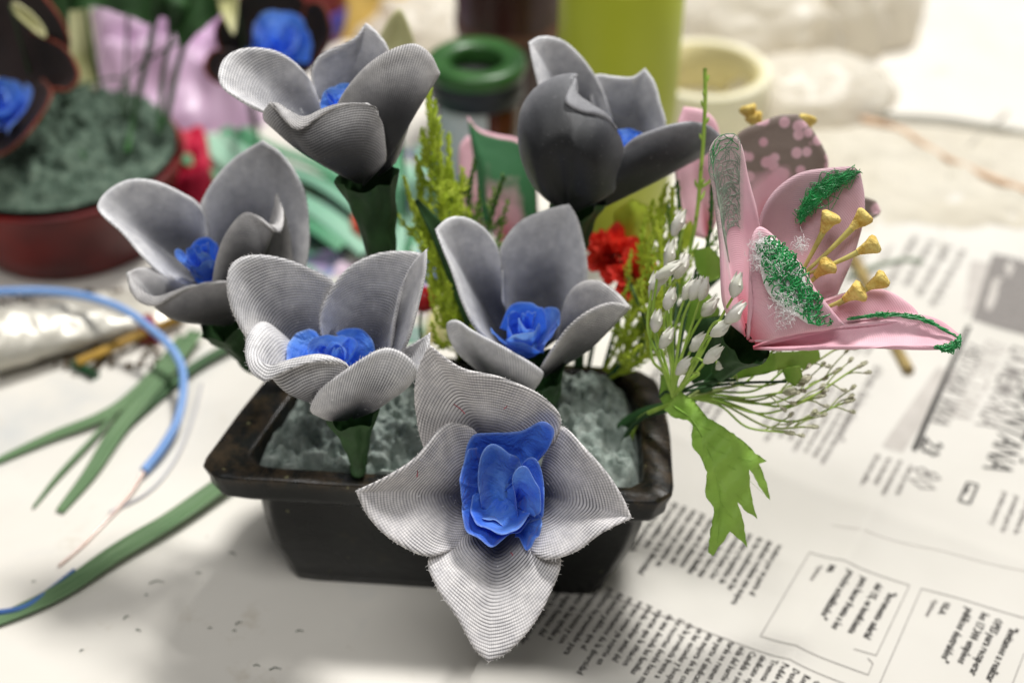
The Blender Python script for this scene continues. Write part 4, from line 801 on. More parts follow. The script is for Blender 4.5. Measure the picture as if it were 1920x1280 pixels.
# leaves of the spray
LF = thing('leaf_spray', 'large jagged bright green leaf hanging over the right end of the pot', 'artificial leaf', pix(1262, 760, 47.6), 'bright green fabric leaves')
big = [(1244, 768), (1276, 733), (1302, 751), (1312, 764), (1328, 784), (1352, 797), (1376, 812), (1398, 830), (1416, 850), (1438, 864), (1423, 869), (1431, 886), (1438, 905), (1444, 937), (1428, 917), (1416, 897), (1405, 880), (1406, 902), (1411, 935), (1420, 973), (1402, 961), (1383, 941), (1390, 962), (1396, 985), (1401, 1026), (1385, 1010), (1369, 996), (1358, 1014), (1346, 1026), (1337, 1042), (1328, 1035), (1331, 999), (1337, 970), (1338, 951), (1324, 932), (1322, 920), (1326, 885), (1316, 862), (1297, 834), (1296, 815), (1299, 798), (1288, 787), (1266, 784)]
def bend(x, y):
    c = 1345 + (y - 800) * .12; q = (x - c) / 60; return -1.1 * math.sin(min(1, max(0, (y - 735) / 300)) * 2.2) + .35 * q * q + .08 * math.sin((x + y) * .09) + .10 * abs(math.sin((x - y * .45) * .06))
lf = outline_leaf('leaf', LF, serrate(big), 46.4, 'leaf', bend)
m = MB(); m.tube(cr([pix(x, y, 46.4 + bend(x, y) - .02) for x, y in ((1262, 760), (1300, 790), (1335, 860), (1350, 940), (1345, 1015))], 30), [.035, .012], 5); m.build('midrib', M['leaf'], lf)
m = MB(); bb = lambda x, y: pix(x, y, 46.4 + bend(x, y) - .003)
for a, b, c in (((1300, 792), (1345, 812), (1385, 835)), ((1315, 820), (1360, 850), (1425, 868)), ((1335, 862), (1380, 880), (1432, 925)), ((1345, 900), (1380, 925), (1414, 960)), ((1350, 940), (1372, 970), (1396, 1010)), ((1320, 835), (1318, 860), (1325, 880)), ((1340, 880), (1330, 905), (1328, 920)), ((1350, 950), (1342, 985), (1335, 1025))):
    m.tube(cr([bb(*a), bb(*b), bb(*c)], 14), [.010, .004], 4)
m.build('side_veins', M['leaf'], lf)
m = MB(); m.tube(cr([pix(1262, 765, 47.9), pix(1225, 770, 48.6), pix(1185, 800, 49.2), pl(1168, 830, 5.6)], 20), .09, 7); m.build('stalk', M['calyx'], LF)
for lab, poly, dd, mt_ in (('small green leaf poking out left of the large jagged leaf', [(1238, 700), (1262, 712), (1280, 735), (1272, 742), (1250, 768), (1236, 745)], 47.4, 'leaf'),
     ('green leaf spread under the nearest pink lily', [(1345, 705), (1400, 672), (1460, 660), (1535, 655), (1538, 672), (1510, 692), (1478, 690), (1430, 702), (1380, 712)], 46.2, 'leaf'),
     ('light green leaf hanging among the olive twigs', [(1465, 690), (1500, 685), (1505, 705), (1490, 725), (1475, 715)], 46.4, 'leaf'),
     ('bright leaf between the white buds and the dark sprig', [(1300, 470), (1330, 462), (1352, 485), (1350, 520), (1325, 530), (1305, 505)], 48.2, 'leaf'),
     ('shaded green leaf behind the white buds', [(1290, 560), (1330, 550), (1350, 580), (1345, 640), (1300, 650), (1280, 610)], 48.0, 'leaf'),
     ('dark green leaf behind the lower white buds', [(1300, 600), (1360, 590), (1400, 650), (1360, 700), (1300, 720), (1270, 690)], 47.8, 'calyx'),
     ('yellow-green leaf under the black-bottomed flower', [(1150, 400), (1185, 372), (1215, 385), (1222, 440), (1205, 490), (1170, 500), (1148, 450)], 52.5, 'fern'),
     ('lime leaf just right of the red carnation', [(1280, 430), (1296, 412), (1302, 440), (1288, 468), (1274, 462)], 49.6, 'fern')):
    t = thing('leaf_spray', lab, 'artificial leaf', pix(poly[0][0], poly[0][1], dd), 'bright green fabric leaves'); cx = sum(p[0] for p in poly) / len(poly); cy = sum(p[1] for p in poly) / len(poly)
    outline_leaf('leaf', t, serrate(poly, 1.0, 8, int(cx)), dd, mt_, lambda x, y: .012 * abs(x - cx) + .25 * math.sin((y - cy) * .03))
    m = MB(); p = pix(poly[-1][0], poly[-1][1], dd + .02); m.tube(cr([p, p.lerp(hub, .5) + Vector((0, .3, 0)), hub + Vector((0, .2, 0))], 14), .05, 6); m.build('stalk', M['calyx'], t)
# ------------------------------------------------------------------ red carnation, bead etc. behind the flowers
def ruffle(name, label, cat, c, rad, mat, seed=1, n=9, ax=(0, -.5, .86), foot=None, hh=.8, group=None):
    rr = random.Random(seed); t = thing(name, label, cat, foot if foot else c, group); ax = Vector(ax).normalized(); a = ax.orthogonal().normalized(); b = ax.cross(a); first = None
    for k in range(n):
        lay = k / n; g = []; ph = rr.random() * 6
        for j in range(8):
            tt = j / 7; row = []
            for i in range(48):
                th_ = i / 48 * 2 * math.pi; r = rad * (.15 + .85 * lay) * (tt * .8 + .2) * (1 + .22 * tt * math.sin(th_ * (5 + k % 3) + ph) + .05 * tt * math.sin(th_ * 13 + ph * 2)); z = rad * hh * (tt * (1.1 - lay)) + rad * .14 * tt * math.sin(th_ * (7 + k % 2) + ph)
                row.append(c + a * (r * math.cos(th_)) + b * (r * math.sin(th_)) + ax * z)
            g.append(row)
        m = MB(); m.grid(g, closed_u=True); m.build('ruffle', mat, t)
    if foot:
        m = MB(); m.tube(cr([c + ax * .1, c.lerp(foot, .5), foot - Vector((0, 0, .5))], 14), .09, 6); m.build('stem', M['stem'], t)
    return t
MR = plain('red_carnation_fabric', '#f4503c', '#dd3328', 120, .6, trans=.3)
ruffle('carnation', 'small ruffled red carnation between the centre flower and the white buds', 'artificial flower', pix(1148, 478, 52.5), 1.15, MR, 3, 8, (-.2, -.6, .8), pl(1100, 690, 5.8))
ruffle('carnation', 'ragged lower red bloom touching the lime leaf and white buds', 'artificial flower', pix(1188, 520, 51.8), 1.05, MR, 5, 8, (.3, -.7, .6), pl(1125, 700, 5.8))
#==BG==
# ------------------------------------------------------------------ clutter behind, resting on the table
def sheet_poly(t, P, z0, amp, mat, name, seed=1, nseg=40, freq=.5, th=.05, fold=0.0, rows=None):
    """crumpled cloth between two polylines (far edge, near edge) on the table"""
    far, near = P; fa = cr([pl(p[0], p[1], p[2]) for p in far], nseg); ne = cr([pl(p[0], p[1], p[2]) for p in near], nseg); g = []
    nr = rows or nseg
    for i in range(nr):
        k = i / (nr - 1); row = []
        for j in range(nseg):
            p = fa[j].lerp(ne[j], k); q = Vector((p.x * freq, p.y * freq, seed)); e = min(1, 6 * min(k, 1 - k, j / (nseg - 1), 1 - j / (nseg - 1)))
            h = z0 * e + amp * e * (1 - abs(noise.noise(q)) * 2.2) + amp * .5 * e * (1 - abs(noise.noise(q * 2.3)) * 2) + fold * math.sin(p.x * 1.5 + noise.noise(q) * 4)
            row.append(p + Vector((0, 0, max(.03, h))))
        g.append(row)
    m = MB(); m.grid(g); m.build(name, mat, t)
# far-left red pot with foam and its dark flowers
c0 = Vector((-22.3, 17.0, 0))
RPm = plain('worn_red_plastic', '#7c140d', '#480a0a', 18, .45, bump=.1)
rp = thing('red_pot', 'squat dark red pot of foam at the left edge with green stems in it', 'plant pot', c0)
m = MB(); m.lathe(c0, [(r * .92, z) for r, z in ((0.1, .02), (4.9, .02), (5.1, .1), (5.6, 1.4), (6.1, 3.0), (6.5, 4.0), (6.6, 4.3), (6.5, 4.45), (6.2, 4.4), (6.1, 4.0), (5.5, 2.0))], 72); m.build('body', RPm, rp)
g = []
for i in range(46):
    r = i / 45; row = []
    for k in range(140):
        a = 2 * math.pi * k / 140; x = c0.x + 5.75 * r * math.cos(a); y = c0.y + 5.75 * r * math.sin(a); row.append(Vector((x, y, 4.4 + 1.9 * math.sqrt(max(0, 1 - (r * .97) ** 2)) ** 1.2 + foam_h(Vector((x, y)), 1.3, 9.0, .62) * min(1, (1 - r) * 6))))
    g.append(row)
m = MB(); m.grid(g, closed_u=True); m.build('foam', M['foam_far'], rp)
DK = plain('dark_brown_fabric', '#2e201e', '#1c1413', 40, .7); OR = plain('burnt_orange_fabric', '#8a3a20', '#4c2016', 50, .7)
def far_stem(label, a, b, foot, r=.13):
    t = thing('flower_stem', label, 'stem', foot, 'green stems standing in the far red pot'); m = MB(); m.tube(cr([Vector(foot), pix(*a), pix(*b)], 20), [r, r * .8], 8); m.build('wire', plain('taped_green_wire', '#2e5b28', '#254a22', 60, .6) if 'taped_green_wire' not in bpy.data.materials else bpy.data.materials['taped_green_wire'], t)
    m = MB(); e = pix(*b); d = (e - pix(*a)).normalized(); m.lathe(e - d * .2, [(r, 0), (r * 2.2, .8), (r * 4, 1.9), (.01, 2.0)], 12, d); m.build('calyx', M['calyx'], t)
far_stem('thick green stem rising from the middle of the far foam', (262, 170, 68), (292, 30, 66.5), pl(238, 285, 5.6), .17)
far_stem('green stem on the right side of the far foam', (305, 150, 68), (322, 60, 66.5), pl(298, 250, 5.4), .14)
far_stem('thin green stem at the back of the far foam', (178, 110, 70), (160, 10, 69), pl(190, 175, 5.3), .10)
far_stem('short green stem on the left side of the far foam', (140, 230, 68), (128, 185, 67.5), pl(158, 300, 5.8), .07)
far_stem('dark leaning stem behind the upper left flower', (340, 100, 68.5), (385, 15, 67), pl(310, 235, 5.3), .16)
def darkflower(label, foot, petals, rosepos, rd, D, edge=True):
    t = thing('dark_flower', label, 'artificial flower', foot, 'dark brown flowers with orange rims'); 
    for (B, rim) in petals:
        m, a, b, s_ = petal(D=D, B=B, rim=rim, bulge=(0, 0, .5), th=.08, nu=40, nv=24); o = obj('petal', m.v, m.f, DK, t, {'Thread': a, 'Petal': b})
        e = MB(); e.tube([s_(i / 30, 1.0) for i in range(31)], .075, 6); e.build('rim_cord', OR, o)
    rose(t, rosepos[:2], rosepos[2], rd, (.2, -.5, .8), rd * 1.2, int(foot.x * 10), 7, 1.0)
    m = MB(); m.tube(cr([pix(petals[0][0][0], petals[0][0][1], D + petals[0][0][2]), foot + Vector((0, 0, 3)), foot], 12), .2, 8); m.build('stem', M['stem'], t)
darkflower('dark brown flower with orange rims and a blue centre, cut by the left edge', pl(60, 290, 4.9), [((20, 190, 2.5), [(-60, 60, 1.5), (-20, -20, 1), (40, -40, .8), (95, 10, .6), (128, 70, .8), (120, 130, 1.6)]), ((30, 180, 2), [(60, 60, 1.5), (120, 90, .6), (148, 140, 0), (130, 168, .1), (95, 170, .6), (60, 220, 1.4)]), ((10, 190, 1.6), [(80, 150, 1.2), (96, 175, .4), (78, 215, .0), (40, 262, -.2), (0, 290, -.2), (-40, 290, .2)])], (2, 205, 63.5), 1.35, 63)
darkflower('dark brown flower with a blue centre behind the upper left grey flower', pl(480, 250, 0.2), [((500, 90, 2.5), [(420, 110, 1.8), (405, 60, 1), (430, 20, .6), (470, -20, .6), (540, -30, .8), (580, 20, 1.6)]), ((505, 95, 2.0), [(560, 70, 1.6), (575, 10, .8), (605, 10, .4), (620, 60, .4), (600, 110, .8), (570, 140, 1.5)]), ((500, 100, 1.8), [(450, 150, 1.4), (410, 155, .6), (385, 130, .2), (395, 100, .3), (430, 95, 1.2)])], (512, 105, 66.0), 1.75, 66.5)
# dark leaf masses above the stems
for lab, poly, dd in (('dark green leaf cluster at the top left between pale petals', [(100, -30), (300, -30), (310, 20), (285, 48), (240, 30), (180, 12), (130, 20), (90, 5)], 68.0), ('dark green hanging leaf at the top above the lilac cloth', [(285, -30), (420, -30), (412, 30), (385, 50), (340, 95), (325, 40), (300, 30)], 66.6), ('dark shaded leaf between the far left flower and the pale petal', [(60, -30), (128, -30), (130, 100), (120, 170), (90, 130), (70, 60)], 67.0)):
    t = thing('dark_leaf', lab, 'artificial leaf', pl(230, 270, 5.4), 'dark leaves over the far red pot'); outline_leaf('leaf', t, serrate(poly, 2, 12), dd, 'calyx', lambda x, y: .8 * math.sin(x * .03) + .004 * y)
    q = poly[len(poly) // 2]; m = MB(); m.tube(cr([pix(q[0], q[1], dd + .3), pix(235, 150, 69), pl(235, 270, 5.4)], 14), .07, 6); m.build('stalk', M['calyx'], t)
PALE = plain('pale_yellow_fabric', '#cfcba0', '#a9a76f', 40, .7)
for lab, B, rim, dd in (('pale yellow-white petal standing behind the far foam', (160, 200, .5), [(130, 120, .3), (126, 40, 0), (132, -20, -.2), (160, -30, -.2), (172, 40, 0), (182, 120, .3), (178, 170, .4)], 71),
                        ('narrow yellowish petal crossing the dark flower at the top left', (20, 10, .3), [(28, 25, .1), (50, 45, 0), (84, 72, -.1), (82, 52, -.1), (55, 22, 0), (25, 2, .1)], 62),
                        ('white pointed petal just behind the upper left grey flower', (745, 130, .5), [(700, 110, .3), (715, 60, 0), (738, 25, -.1), (752, 18, -.1), (772, 60, 0), (782, 100, .3)], 58),
                        ('cream pointed petal beside the dark leaf at the top', (440, -20, .3), [(405, -10, .1), (412, 20, 0), (425, 45, -.1), (438, 66, -.2), (443, 30, 0), (446, -10, .1)], 66)):
    t = thing('pale_petal', lab, 'fabric petal', pix(B[0], B[1], dd), 'loose pale petals at the top left'); m, a, b, s_ = petal(D=dd, B=B, rim=rim, th=.05, nu=30, nv=20); obj('petal', m.v, m.f, PALE, t, {'Thread': a, 'Petal': b})
    m = MB(); q = pix(B[0], B[1], dd + B[2]); m.tube([q, Vector((q.x, q.y + .6, q.z * .5)), Vector((q.x, q.y + 1, .05))], .07, 6); m.build('wire', M['stem'], t)
# lilac cloth
t = thing('lilac_cloth', 'crumpled shiny lilac cloth behind the far foam', 'cloth', pl(320, 230))
LC = plain('lilac_satin', '#d9bcd3', '#c39fc0', 16, .35, trans=.15)
sheet_poly(t, ([(150, 55, 0), (260, 40, 0), (360, 30, 0), (470, 50, 0)], [(170, 255, 0), (260, 250, 0), (340, 255, 0), (500, 235, 0)]), 2.2, 1.7, LC, 'cloth', 5, 70, .30)
rr = random.Random(12)
t = thing('mint_ribbon_bundle', 'bundle of mint green plastic strips running right under the upper left flower', 'ribbons', pl(560, 330))
MT = plain('mint_plastic_ribbon', '#9fc7ae', '#7fae94', 12, .35)
MT2 = plain('green_plastic_ribbon', '#5f9c74', '#4d8a66', 12, .35)
def strip(t, a, b, w_, z, mat, name='ribbon'):
    p = pl(a[0], a[1], z); q = pl(b[0], b[1], z * .6); d = (q - p).normalized(); s = Vector((-d.y, d.x, 0)) * w_ / 2; g = []
    for i in range(16):
        c = p.lerp(q, i / 15) + Vector((0, 0, .35 * math.sin(i * .5 + p.x))); g.append([c - s, c - s * .4 + Vector((0, 0, .12)), c + s * .4 + Vector((0, 0, .12)), c + s])
    m = MB(); m.grid(g); m.build(name, mat, t)
for k in range(16):
    x = rr.uniform(0, 1); strip(t, (345 + 110 * x, 300 - 70 * x + rr.uniform(-8, 8)), (640 + 130 * x, 470 - 40 * x + rr.uniform(-20, 20)), rr.uniform(.5, 1.1), .5 + .1 * k, MT if k % 3 else MT2)
t = thing('mint_ribbon_bundle', 'mint strips and scraps lying behind the fern', 'ribbons', pl(760, 480))
for k in range(9): strip(t, (700 + rr.uniform(0, 160), 290 + rr.uniform(-20, 60)), (720 + rr.uniform(-10, 170), 520 + rr.uniform(-60, 60)), rr.uniform(.5, 1.2), .3 + .12 * k, MT if k % 2 else MT2)
t = thing('green_sheet', 'pale green sheet lying far off at the top left', 'paper', pl(250, 20)); m = MB(); q = [pl(140, 50, .4), pl(330, 24, .6), pl(300, -40, .6), pl(150, -40, .4)]; m.grid([[q[0].lerp(q[1], j/6).lerp(q[3].lerp(q[2], j/6), i/6) + Vector((0, 0, .3 * math.sin(i + j))) for j in range(7)] for i in range(7)]); m.build('sheet', plain('pale_green_paper', '#a3cc9a', '#86b87f', 10, .6), t)
def floral():
    mm = NT('printed_floral_cloth'); v = mm.n('ShaderNodeTexVoronoi'); v.inputs['Scale'].default_value = 62; mm.l(mm.obj(), v.inputs['Vector']); sp = mm.n('ShaderNodeSeparateColor'); mm.l(v.outputs['Color'], sp.inputs[0])
    nd = mm.n('ShaderNodeValToRGB'); nd.color_ramp.interpolation = 'CONSTANT'; cs = ['#8fae96', '#5b6fb0', '#c9b0bd', '#4f8a6a', '#cfc6b8', '#7a6a9c', '#3b8f80', '#d8d2c6']; e = nd.color_ramp.elements
    while len(e) < len(cs): e.new(.5)
    for i, c in enumerate(cs): e[i].position = i / len(cs); e[i].color = lin(c)
    mm.l(sp.outputs[0], nd.inputs[0]); c = mm.mix(.35, nd.outputs[0], mm.ramp(mm.noise(90, 3), [(.4, lin('#5f8f76')), (.6, lin('#b9a7bd'))])); mm.l(c, mm.b.inputs['Base Color']); mm.set(Roughness=.75); return mm.m
t = thing('printed_cloth', 'multicoloured floral printed cloth lying on the table behind the pot', 'cloth', pl(760, 520))
sheet_poly(t, ([(520, 420, 0), (680, 300, 0), (860, 280, 0), (1010, 300, 0)], [(560, 660, 0), (700, 650, 0), (860, 640, 0), (1010, 620, 0)]), .2, .35, floral(), 'cloth', 8, 50, .35)
RD = plain('glossy_red_bead', '#d32a2e', '#b81f28', 80, .25); CRM = plain('crimson_fabric', '#c2143c', '#9c0f30', 50, .6)
t = thing('red_berry', 'round red berry on a thin stem right of the flower with the pale blue rosette', 'artificial berry', pix(796, 562, 53)); m = MB(); m.ell(pix(796, 562, 53), Vector((.1, 0, 1)), 1.15, .52, 16, 12); m.build('berry', RD, t); m = MB(); m.tube(cr([pix(790, 580, 53), pix(788, 615, 52.5), pl(795, 690, 5.7)], 10), .06, 6); m.build('stem', M['stem'], t)
t = thing('yellow_scrap', 'small pale yellow fabric scrap below the red berry', 'fabric scrap', pl(830, 600)); sheet_poly(t, ([(805, 575, 0), (865, 580, 0)], [(790, 645, 0), (870, 650, 0)]), .5, .3, plain('pale_yellow_felt', '#d9c98e', '#b3bf7f', 60, .8), 'felt', 3, 14)
t = thing('blue_scrap', 'violet blue crumpled scrap behind the red berry', 'fabric scrap', pl(820, 530)); sheet_poly(t, ([(775, 480, 0), (860, 490, 0)], [(780, 560, 0), (865, 560, 0)]), .8, .4, plain('violet_blue_fabric', '#6d7fc2', '#5a6bb0', 60, .7), 'felt', 4, 14)
t = thing('red_scrap', 'small orange-red scrap on the mint strips', 'fabric scrap', pl(675, 440)); sheet_poly(t, ([(655, 418, 0.9), (690, 425, .9)], [(660, 452, .9), (692, 458, .9)]), .6, .2, plain('orange_red_felt', '#c4492f', '#a83a28', 60, .8), 'felt', 5, 10)
t = thing('crimson_bow', 'crimson crumpled fabric beside the far red pot', 'cloth', pl(360, 360)); sheet_poly(t, ([(325, 300, 0), (405, 305, 0)], [(300, 420, 0), (430, 430, 0)]), 2.0, .7, CRM, 'cloth', 6, 30)
t = thing('yellow_cloth', 'mustard yellow cloth heaped at the top edge', 'cloth', pl(700, 60)); sheet_poly(t, ([(600, -60, 0), (810, -60, 0)], [(595, 85, 0), (790, 60, 0)]), 2.2, 1.4, plain('mustard_cloth', '#d8b866', '#b8923f', 14, .7), 'cloth', 7, 50, .3)
t = thing('red_can', 'dark red can at the top edge beside the mustard cloth', 'can', pl(588, 60)); m = MB(); cc = pl(588, 62); m.lathe(cc, [(.01, .02), (2.2, .02), (2.3, .2), (2.3, 6), (2.2, 6.2), (2.0, 6.1), (1.9, 5.5)], 40); m.build('can_body', plain('dark_red_paint', '#7d1418', '#651015', 20, .4), t)
m = MB(); m.lathe(cc, [(2.31, .5), (2.34, .52), (2.34, 2.0), (2.31, 2.02)], 40); m.build('purple_band', plain('purple_label', '#4d45a0', '#3f3a8c', 20, .5), t)
# white plastic bags: crumpled domes
BAG = plain('white_plastic_bag', '#f6f2e8', '#efe9dc', 6, .35, trans=.5, bump=.2, bscale=60)
def bag(label, c, rx, ry, rz, seed, mat=None, name='plastic_bag', grp='crumpled white bags at the back'):
    t = thing(name, label, 'bag', c, grp); g = []
    for i in range(36):
        ph = math.pi / 2 * i / 35; row = []
        for k in range(72):
            a = 2 * math.pi * k / 72; d = Vector((math.cos(a) * math.cos(ph), math.sin(a) * math.cos(ph), math.sin(ph))); q = d * 1.9 + Vector((seed, 0, 0)); f = 1 + .13 * (1 - 2.4 * abs(noise.noise(Vector((q.x * .9, q.y * .9, q.z * .3))))) + .04 * (1 - 2.4 * abs(noise.noise(q * 2.0)))
            row.append(Vector((c.x + rx * d.x * f, c.y + ry * d.y * f, max(.03, rz * d.z * f + .03))))
        g.append(row)
    m = MB(); m.grid(g, closed_u=True); m.build('film', mat or BAG, t)
bag('crumpled white bag between the mustard cloth and the brown can', pl(800, 70), 4.0, 3.5, 2.6, 3)
bag('large crumpled white bag behind the roll of cream tape', pl(1420, 60), 5.5, 5, 4.4, 11)
bag('tall crumpled white bag at the top edge right of the cream tape', pl(1590, 40), 4.2, 5, 6.0, 17)
bag('low white bag right of the roll of cream tape', pl(1520, 185), 4.5, 3.6, 2.2, 23)
# brown can and green lidded jar
bc = pl(955, 232); t = thing('brown_can', 'tall dark brown can at the top edge left of the lime cylinder', 'can', bc); r_ = 2.95
m = MB(); m.lathe(bc + Vector((0, 1, 0)), [(.01, .02), (r_ - .1, .02), (r_, .2), (r_, 10.5), (r_ - .1, 10.7), (r_ - .35, 10.6), (r_ - .4, 9.5)], 56); m.build('can_body', plain('dark_brown_varnish', '#3a1e1a', '#2a1614', 20, .35), t)
m = MB(); m.lathe(bc + Vector((0, 1, 0)), [(r_ + .01, 5.6), (r_ + .08, 5.7), (r_ + .08, 6.2), (r_ + .01, 6.3)], 56); m.build('band', plain('faded_brown_label', '#6e4a35', '#54382b', 50, .6), t)
jc = Vector((pix(893, 105, 68.7).x, pix(893, 105, 68.7).y, 0)); t = thing('green_jar', 'jar with a thick green ring lid and white label behind the fern', 'jar', jc)
m = MB(); m.lathe(jc, [(.01, .02), (2.0, .02), (2.15, .2), (2.15, 6.3), (1.9, 6.5)], 56); jb = m.build('glass_body', plain('brown_glass', '#59281a', '#35201a', 25, .15, spec=.6, lo=.4, hi=.6), t)
g = [[jc + Vector((2.18 * math.cos(a), 2.18 * math.sin(a), z)) for a in [math.radians(-150 + k * 5) for k in range(16)]] for z in (1.0, 2.5, 4.5, 6.0)]; m = MB(); m.grid(g); m.build('label', plain('white_jar_label', '#c9cfd2', '#b4bdc4', 20, .6), t)
m = MB(); m.lathe(jc, [(2.2, 5.9), (2.4, 6.0), (2.42, 7.2), (2.3, 7.35)], 56); m.build('collar', plain('dark_blue_collar', '#20242c', '#2b2f30', 20, .5), t)
m = MB(); m.lathe(jc, [(1.35, 7.0), (1.30, 7.75), (1.45, 7.95), (2.25, 8.0), (2.47, 7.85), (2.52, 7.5), (2.42, 7.2), (2.3, 7.1)], 64); m.build('lid_ring', plain('green_glazed_lid', '#38642f', '#254823', 30, .35), t)
m = MB(); m.lathe(jc, [(.01, 6.9), (1.4, 7.0)], 32); m.build('dark_inside', plain('dark_jar_inside', '#0c0f0a', '#090b08', 20, .6), t)
# lime cylinder
lc = pl(1150, 470); lc = Vector((lc.x, lc.y + 2.9, 0)); t = thing('lime_cylinder', 'tall plain lime green cylinder rising past the top edge', 'container', lc); r_ = 2.92
m = MB(); m.lathe(lc, [(.01, .02), (r_ - .15, .02), (r_, .15), (r_, 13.4), (r_ - .08, 13.55), (r_ - .25, 13.5), (r_ - .3, 12.5), (r_ - .3, .5)], 80); m.build('wall', plain('lime_green_plastic', '#bcc43a', '#adb62e', 6, .4, trans=.15), t)
# cream tape roll
tc = pl(1312, 215); t = thing('tape_roll', 'wide roll of cream tape lying flat right of the lime cylinder', 'tape roll', tc); TP = plain('cream_masking_tape', '#ece6cc', '#e2dcbe', 30, .6)
m = MB(); m.lathe(tc, [(3.3, .03), (3.75, .03), (3.8, .12), (3.8, 2.9), (3.75, 3.0), (3.35, 3.0), (3.3, 2.9)], 72); m.f += []; m.build('tape', TP, t)
m = MB(); m.lathe(tc, [(3.1, .03), (3.3, .03), (3.3, 2.93), (3.1, 2.93), (3.1, .03)], 72); m.build('core', plain('cream_card_core', '#d6cb9c', '#cabf8c', 30, .7), t)
# scattered right-hand things
t = thing('twig', 'pale brown twig lying on the newspaper under the lily', 'twig', pl(1690, 690, .3)); m = MB(); m.tube(gpath([(1598, 478, .5), (1620, 520, .4), (1655, 600, .35), (1685, 660, .4), (1705, 695, .45)], .4), [.28, .24], 9); m.build('stick', plain('pale_brown_bark', '#b09a63', '#8d7849', 80, .8, bump=.4), t)
for lab, pts, r, c in (('thin grey-green wire curling over the top of the newspaper', [(1590, 520), (1640, 500), (1700, 487), (1730, 492)], .14, '#8f9a86'), ('tan string lying across the far table', [(1430, 205), (1560, 215), (1680, 240), (1760, 290), (1850, 330), (1960, 370)], .17, '#dcb795'), ('grey string between the bags and the right edge', [(1560, 190), (1660, 215), (1780, 225), (1930, 250)], .2, '#bfbdb2'), ('thin clear fibre arching down at the right', [(1890, 210), (1820, 270), (1780, 330), (1765, 400), (1765, 470)], .07, '#b9b4a8'), ('short dark twig near the tape roll', [(1600, 150), (1625, 148), (1655, 142)], .35, '#8f8f70'), ('brown scrap of bark near the tape roll', [(1598, 208), (1612, 200), (1625, 190)], .4, '#8f7f5a')):
    t = thing('string', lab, 'string', pl(pts[0][0], pts[0][1], .1)); m = MB(); m.tube(gpath([(p[0], p[1], .1 + r * 1.2) for p in pts], .2, 30), r, 7); m.build('fibre', plain('fibre_' + c[1:], c, None, 60, .7), t)
t = thing('tissue_sheet', 'creased sheet of thin off-white tissue on the far right of the table', 'tissue', pl(1750, 380)); sheet_poly(t, ([(1430, 250, 0), (1600, 230, 0), (1980, 250, 0)], [(1560, 450, 0), (1700, 445, 0), (2000, 470, 0)]), .15, .28, plain('off_white_tissue', '#e0dacb', '#d3cbb9', 12, .8, trans=.2), 'sheet', 9, 70, .45)
# ------------------------------------------------------------------ left foreground
tu = thing('paint_tube', 'crumpled silver-white metal paint tube at the left edge', 'paint tube', pl(160, 640)); ax0 = pl(-30, 640, 1.3); ax1 = pl(330, 560, .5); d = (ax1 - ax0); g = []; s = Vector((-d.y, d.x, 0)).normalized()
for i in range(50):
    k = i / 49; row = []; w_ = 1.75 - .35 * k ** 2; h_ = 1.05 * (1 - k) ** .7 + .12
    for j in range(40):
        a = 2 * math.pi * j / 40; p = ax0 + d * k; q = Vector((p.x, p.y, 0)) + s * w_ * math.cos(a) + Vector((0, 0, h_ + .05 + h_ * math.sin(a))); f = .22 * (noise.noise(q * .7)) + .10 * (1 - 3 * abs(noise.noise(q * 1.1))); row.append(q + Vector((0, 0, f * min(1, q.z))))
    g.append(row)
m = MB(); m.grid(g, closed_u=True); m.f.append(tuple(range(40))); m.f.append(tuple(range(len(m.v) - 40, len(m.v)))[::-1]); m.build('tube_body', plain('dented_white_metal', '#cbc6b9', '#b5b1a6', 14, .38, metal=.25, bump=.25, bscale=40), tu)
m = MB(); m.tube([ax0 - d * .02 + Vector((0, 0, .1)), ax0 + d * .05 + Vector((0, 0, .1))], 1.3, 24); m.build('shoulder', plain('shiny_tube_metal', '#c4c4c2', '#9a9a98', 14, .2, metal=.8), tu)
t = thing('wooden_stick', 'yellow-brown wooden stick beside the paint tube', 'stick', pl(240, 640)); m = MB(); m.tube([pl(145, 680, .5), pl(345, 592, .6)], [.22, .22], 8); m.build('shaft', plain('yellow_brown_wood', '#b8923c', '#8a6a2c', 60, .6), t)
t = thing('green_offcut', 'short dark green offcut below the wooden stick', 'scrap', pl(160, 695)); m = MB(); m.tube([pl(140, 682, .15), pl(180, 705, .15)], [.28, .24], 6); m.build('offcut', plain('dark_green_plastic', '#1f4d2c', '#173f24', 60, .5), t)
t = thing('red_offcut', 'dark red scrap between the wooden stick and the green leaves', 'scrap', pl(285, 630)); sheet_poly(t, ([(262, 612, 0), (300, 612, 0)], [(262, 650, 0), (300, 650, 0)]), .8, .2, plain('dark_red_felt', '#8e2326', '#741b20', 50, .7), 'felt', 2, 10)
rr = random.Random(3); DB = plain('brown_crumbs', '#6b5230', '#3e3424', 90, .9)
t = thing('dried_bits', 'brown dried bits heaped under the paint tube and far red pot', 'debris', pl(60, 590)); m = MB()
for k in range(90):
    p = pl(rr.uniform(-20, 330), rr.uniform(540, 600) if k % 2 else rr.uniform(640, 690), .12); m.ell(p, Vector((rr.gauss(0, 1), rr.gauss(0, 1), .2)), rr.uniform(.2, .7), rr.uniform(.06, .16), 6, 5)
db = m.build('bits', DB, t); db['kind'] = 'stuff'
BL = plain('blue_plastic_cable', '#86abe0', '#7099d4', 60, .35)
t = thing('blue_cable', 'light blue cable looping around the left of the table with a bare pink copper end', 'cable', pl(345, 700)); m = MB()
m.tube(gpath([(-40, 548, 2.4), (80, 546, 2.4), (160, 556, 2.4), (230, 580, 2.2), (290, 622, 1.9), (330, 665, 1.5), (344, 710, 1.2), (335, 780, .8), (305, 838, .5), (270, 882, .3)], .3, 60), .185, 12); m.build('sheath', BL, t)
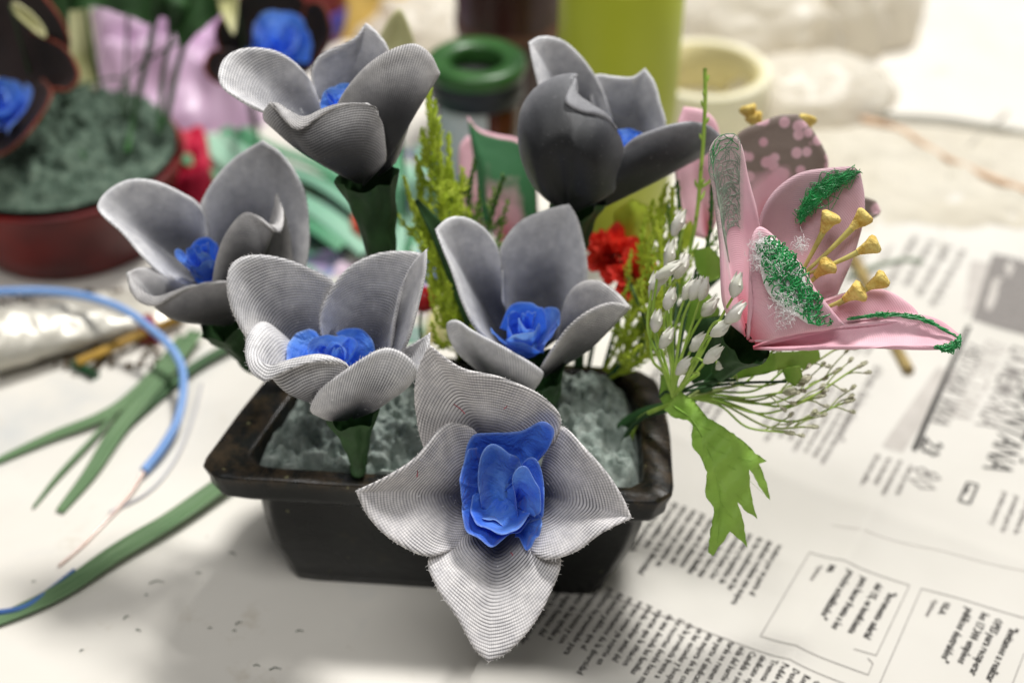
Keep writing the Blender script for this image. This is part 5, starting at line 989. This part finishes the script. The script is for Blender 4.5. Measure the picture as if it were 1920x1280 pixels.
m = MB(); m.tube(gpath([(272, 880, .3), (240, 930, .2), (200, 975, .12), (155, 1022, .10), (110, 1060, .1)], .3, 30), [.06, .05], 8); m.build('copper_core', plain('bare_copper', '#e2cdc4', '#cfa898', 80, .35, metal=.4), t)
t = thing('blue_cable', 'short dark blue cable end at the lower left under the long leaf', 'cable', pl(20, 1140)); m = MB(); m.tube(gpath([(-30, 1152), (40, 1140), (85, 1112), (140, 1068)], .15, 20), [.14, .08], 8); m.build('sheath', plain('dark_blue_cable', '#3f6aa8', '#345c98', 60, .4), t)
t = thing('clear_fibre', 'thin pale fibre curving beside the blue cable', 'string', pl(300, 900)); m = MB(); m.tube(gpath([(205, 960), (280, 920), (330, 860), (360, 790), (378, 720)], .1, 30), .06, 6); m.build('fibre', plain('pale_fibre', '#c3c2c6', '#b5b4b8', 60, .4), t)
for lab, pts, w_, mt_ in (('longest green leaf strip crossing the lower left corner', [(-60, 1185), (100, 1115), (220, 1035), (330, 968), (440, 890)], .62, 'blade'),
        ('green leaf strip reaching furthest left from behind the leftmost flower', [(-30, 875), (90, 820), (210, 770), (290, 700), (345, 630)], .42, 'blade'),
        ('broad green leaf strip pointing down at the table, left of the pot', [(112, 958), (170, 885), (225, 800), (300, 710), (370, 620)], .55, 'blade'),
        ('thin short leaf strip between the two wider green strips', [(62, 950), (110, 890), (175, 820), (215, 775)], .16, 'blade'),
        ('dark green leaf strip running under the leftmost flower', [(190, 850), (260, 775), (360, 690), (460, 632)], .38, 'blade_dark')):
    P_ = [pl(p[0], p[1], .12 + .10 * i) for i, p in enumerate(pts)]
    blade('leaf_strip', lab, 'artificial leaf', P_, (lambda w_: (lambda k: w_ * .72 * (.35 + .65 * math.sin(math.pi * min(.62, .06 + k * .8)))))(w_), mt_, group='green ribbon leaves on the table', cup=.12)
rr = random.Random(21); m = MB()
for (x, y, l, a) in ((280, 1093, .8, .1), (272, 1115, .15, 0), (232, 1160, .35, .8), (255, 1180, .3, -.4), (442, 1170, .35, .5), (436, 1182, .2, 0), (475, 1247, .35, -.1), (505, 1255, .6, .1), (430, 1035, .5, -.6), (368, 1075, .3, .2), (390, 1177, .2, 0), (555, 1183, .4, 0), (60, 1090, .2, 0), (150, 1220, .2, .5)):
    p = pl(x, y, .03); m.tube([p, p + Vector((math.cos(a + .4), math.sin(a + .4), 0)) * l * .35 + Vector((0, 0, .03)), p + Vector((math.cos(a), math.sin(a), 0)) * l * .7], [.025, .012], 5)
o = m.build('thread_crumbs', plain('dark_crumbs', '#3c4a45', '#5d6a50', 200, .8)); tag(o, 'tiny dark thread crumbs scattered on the cream table', 'debris', None, 'stuff')
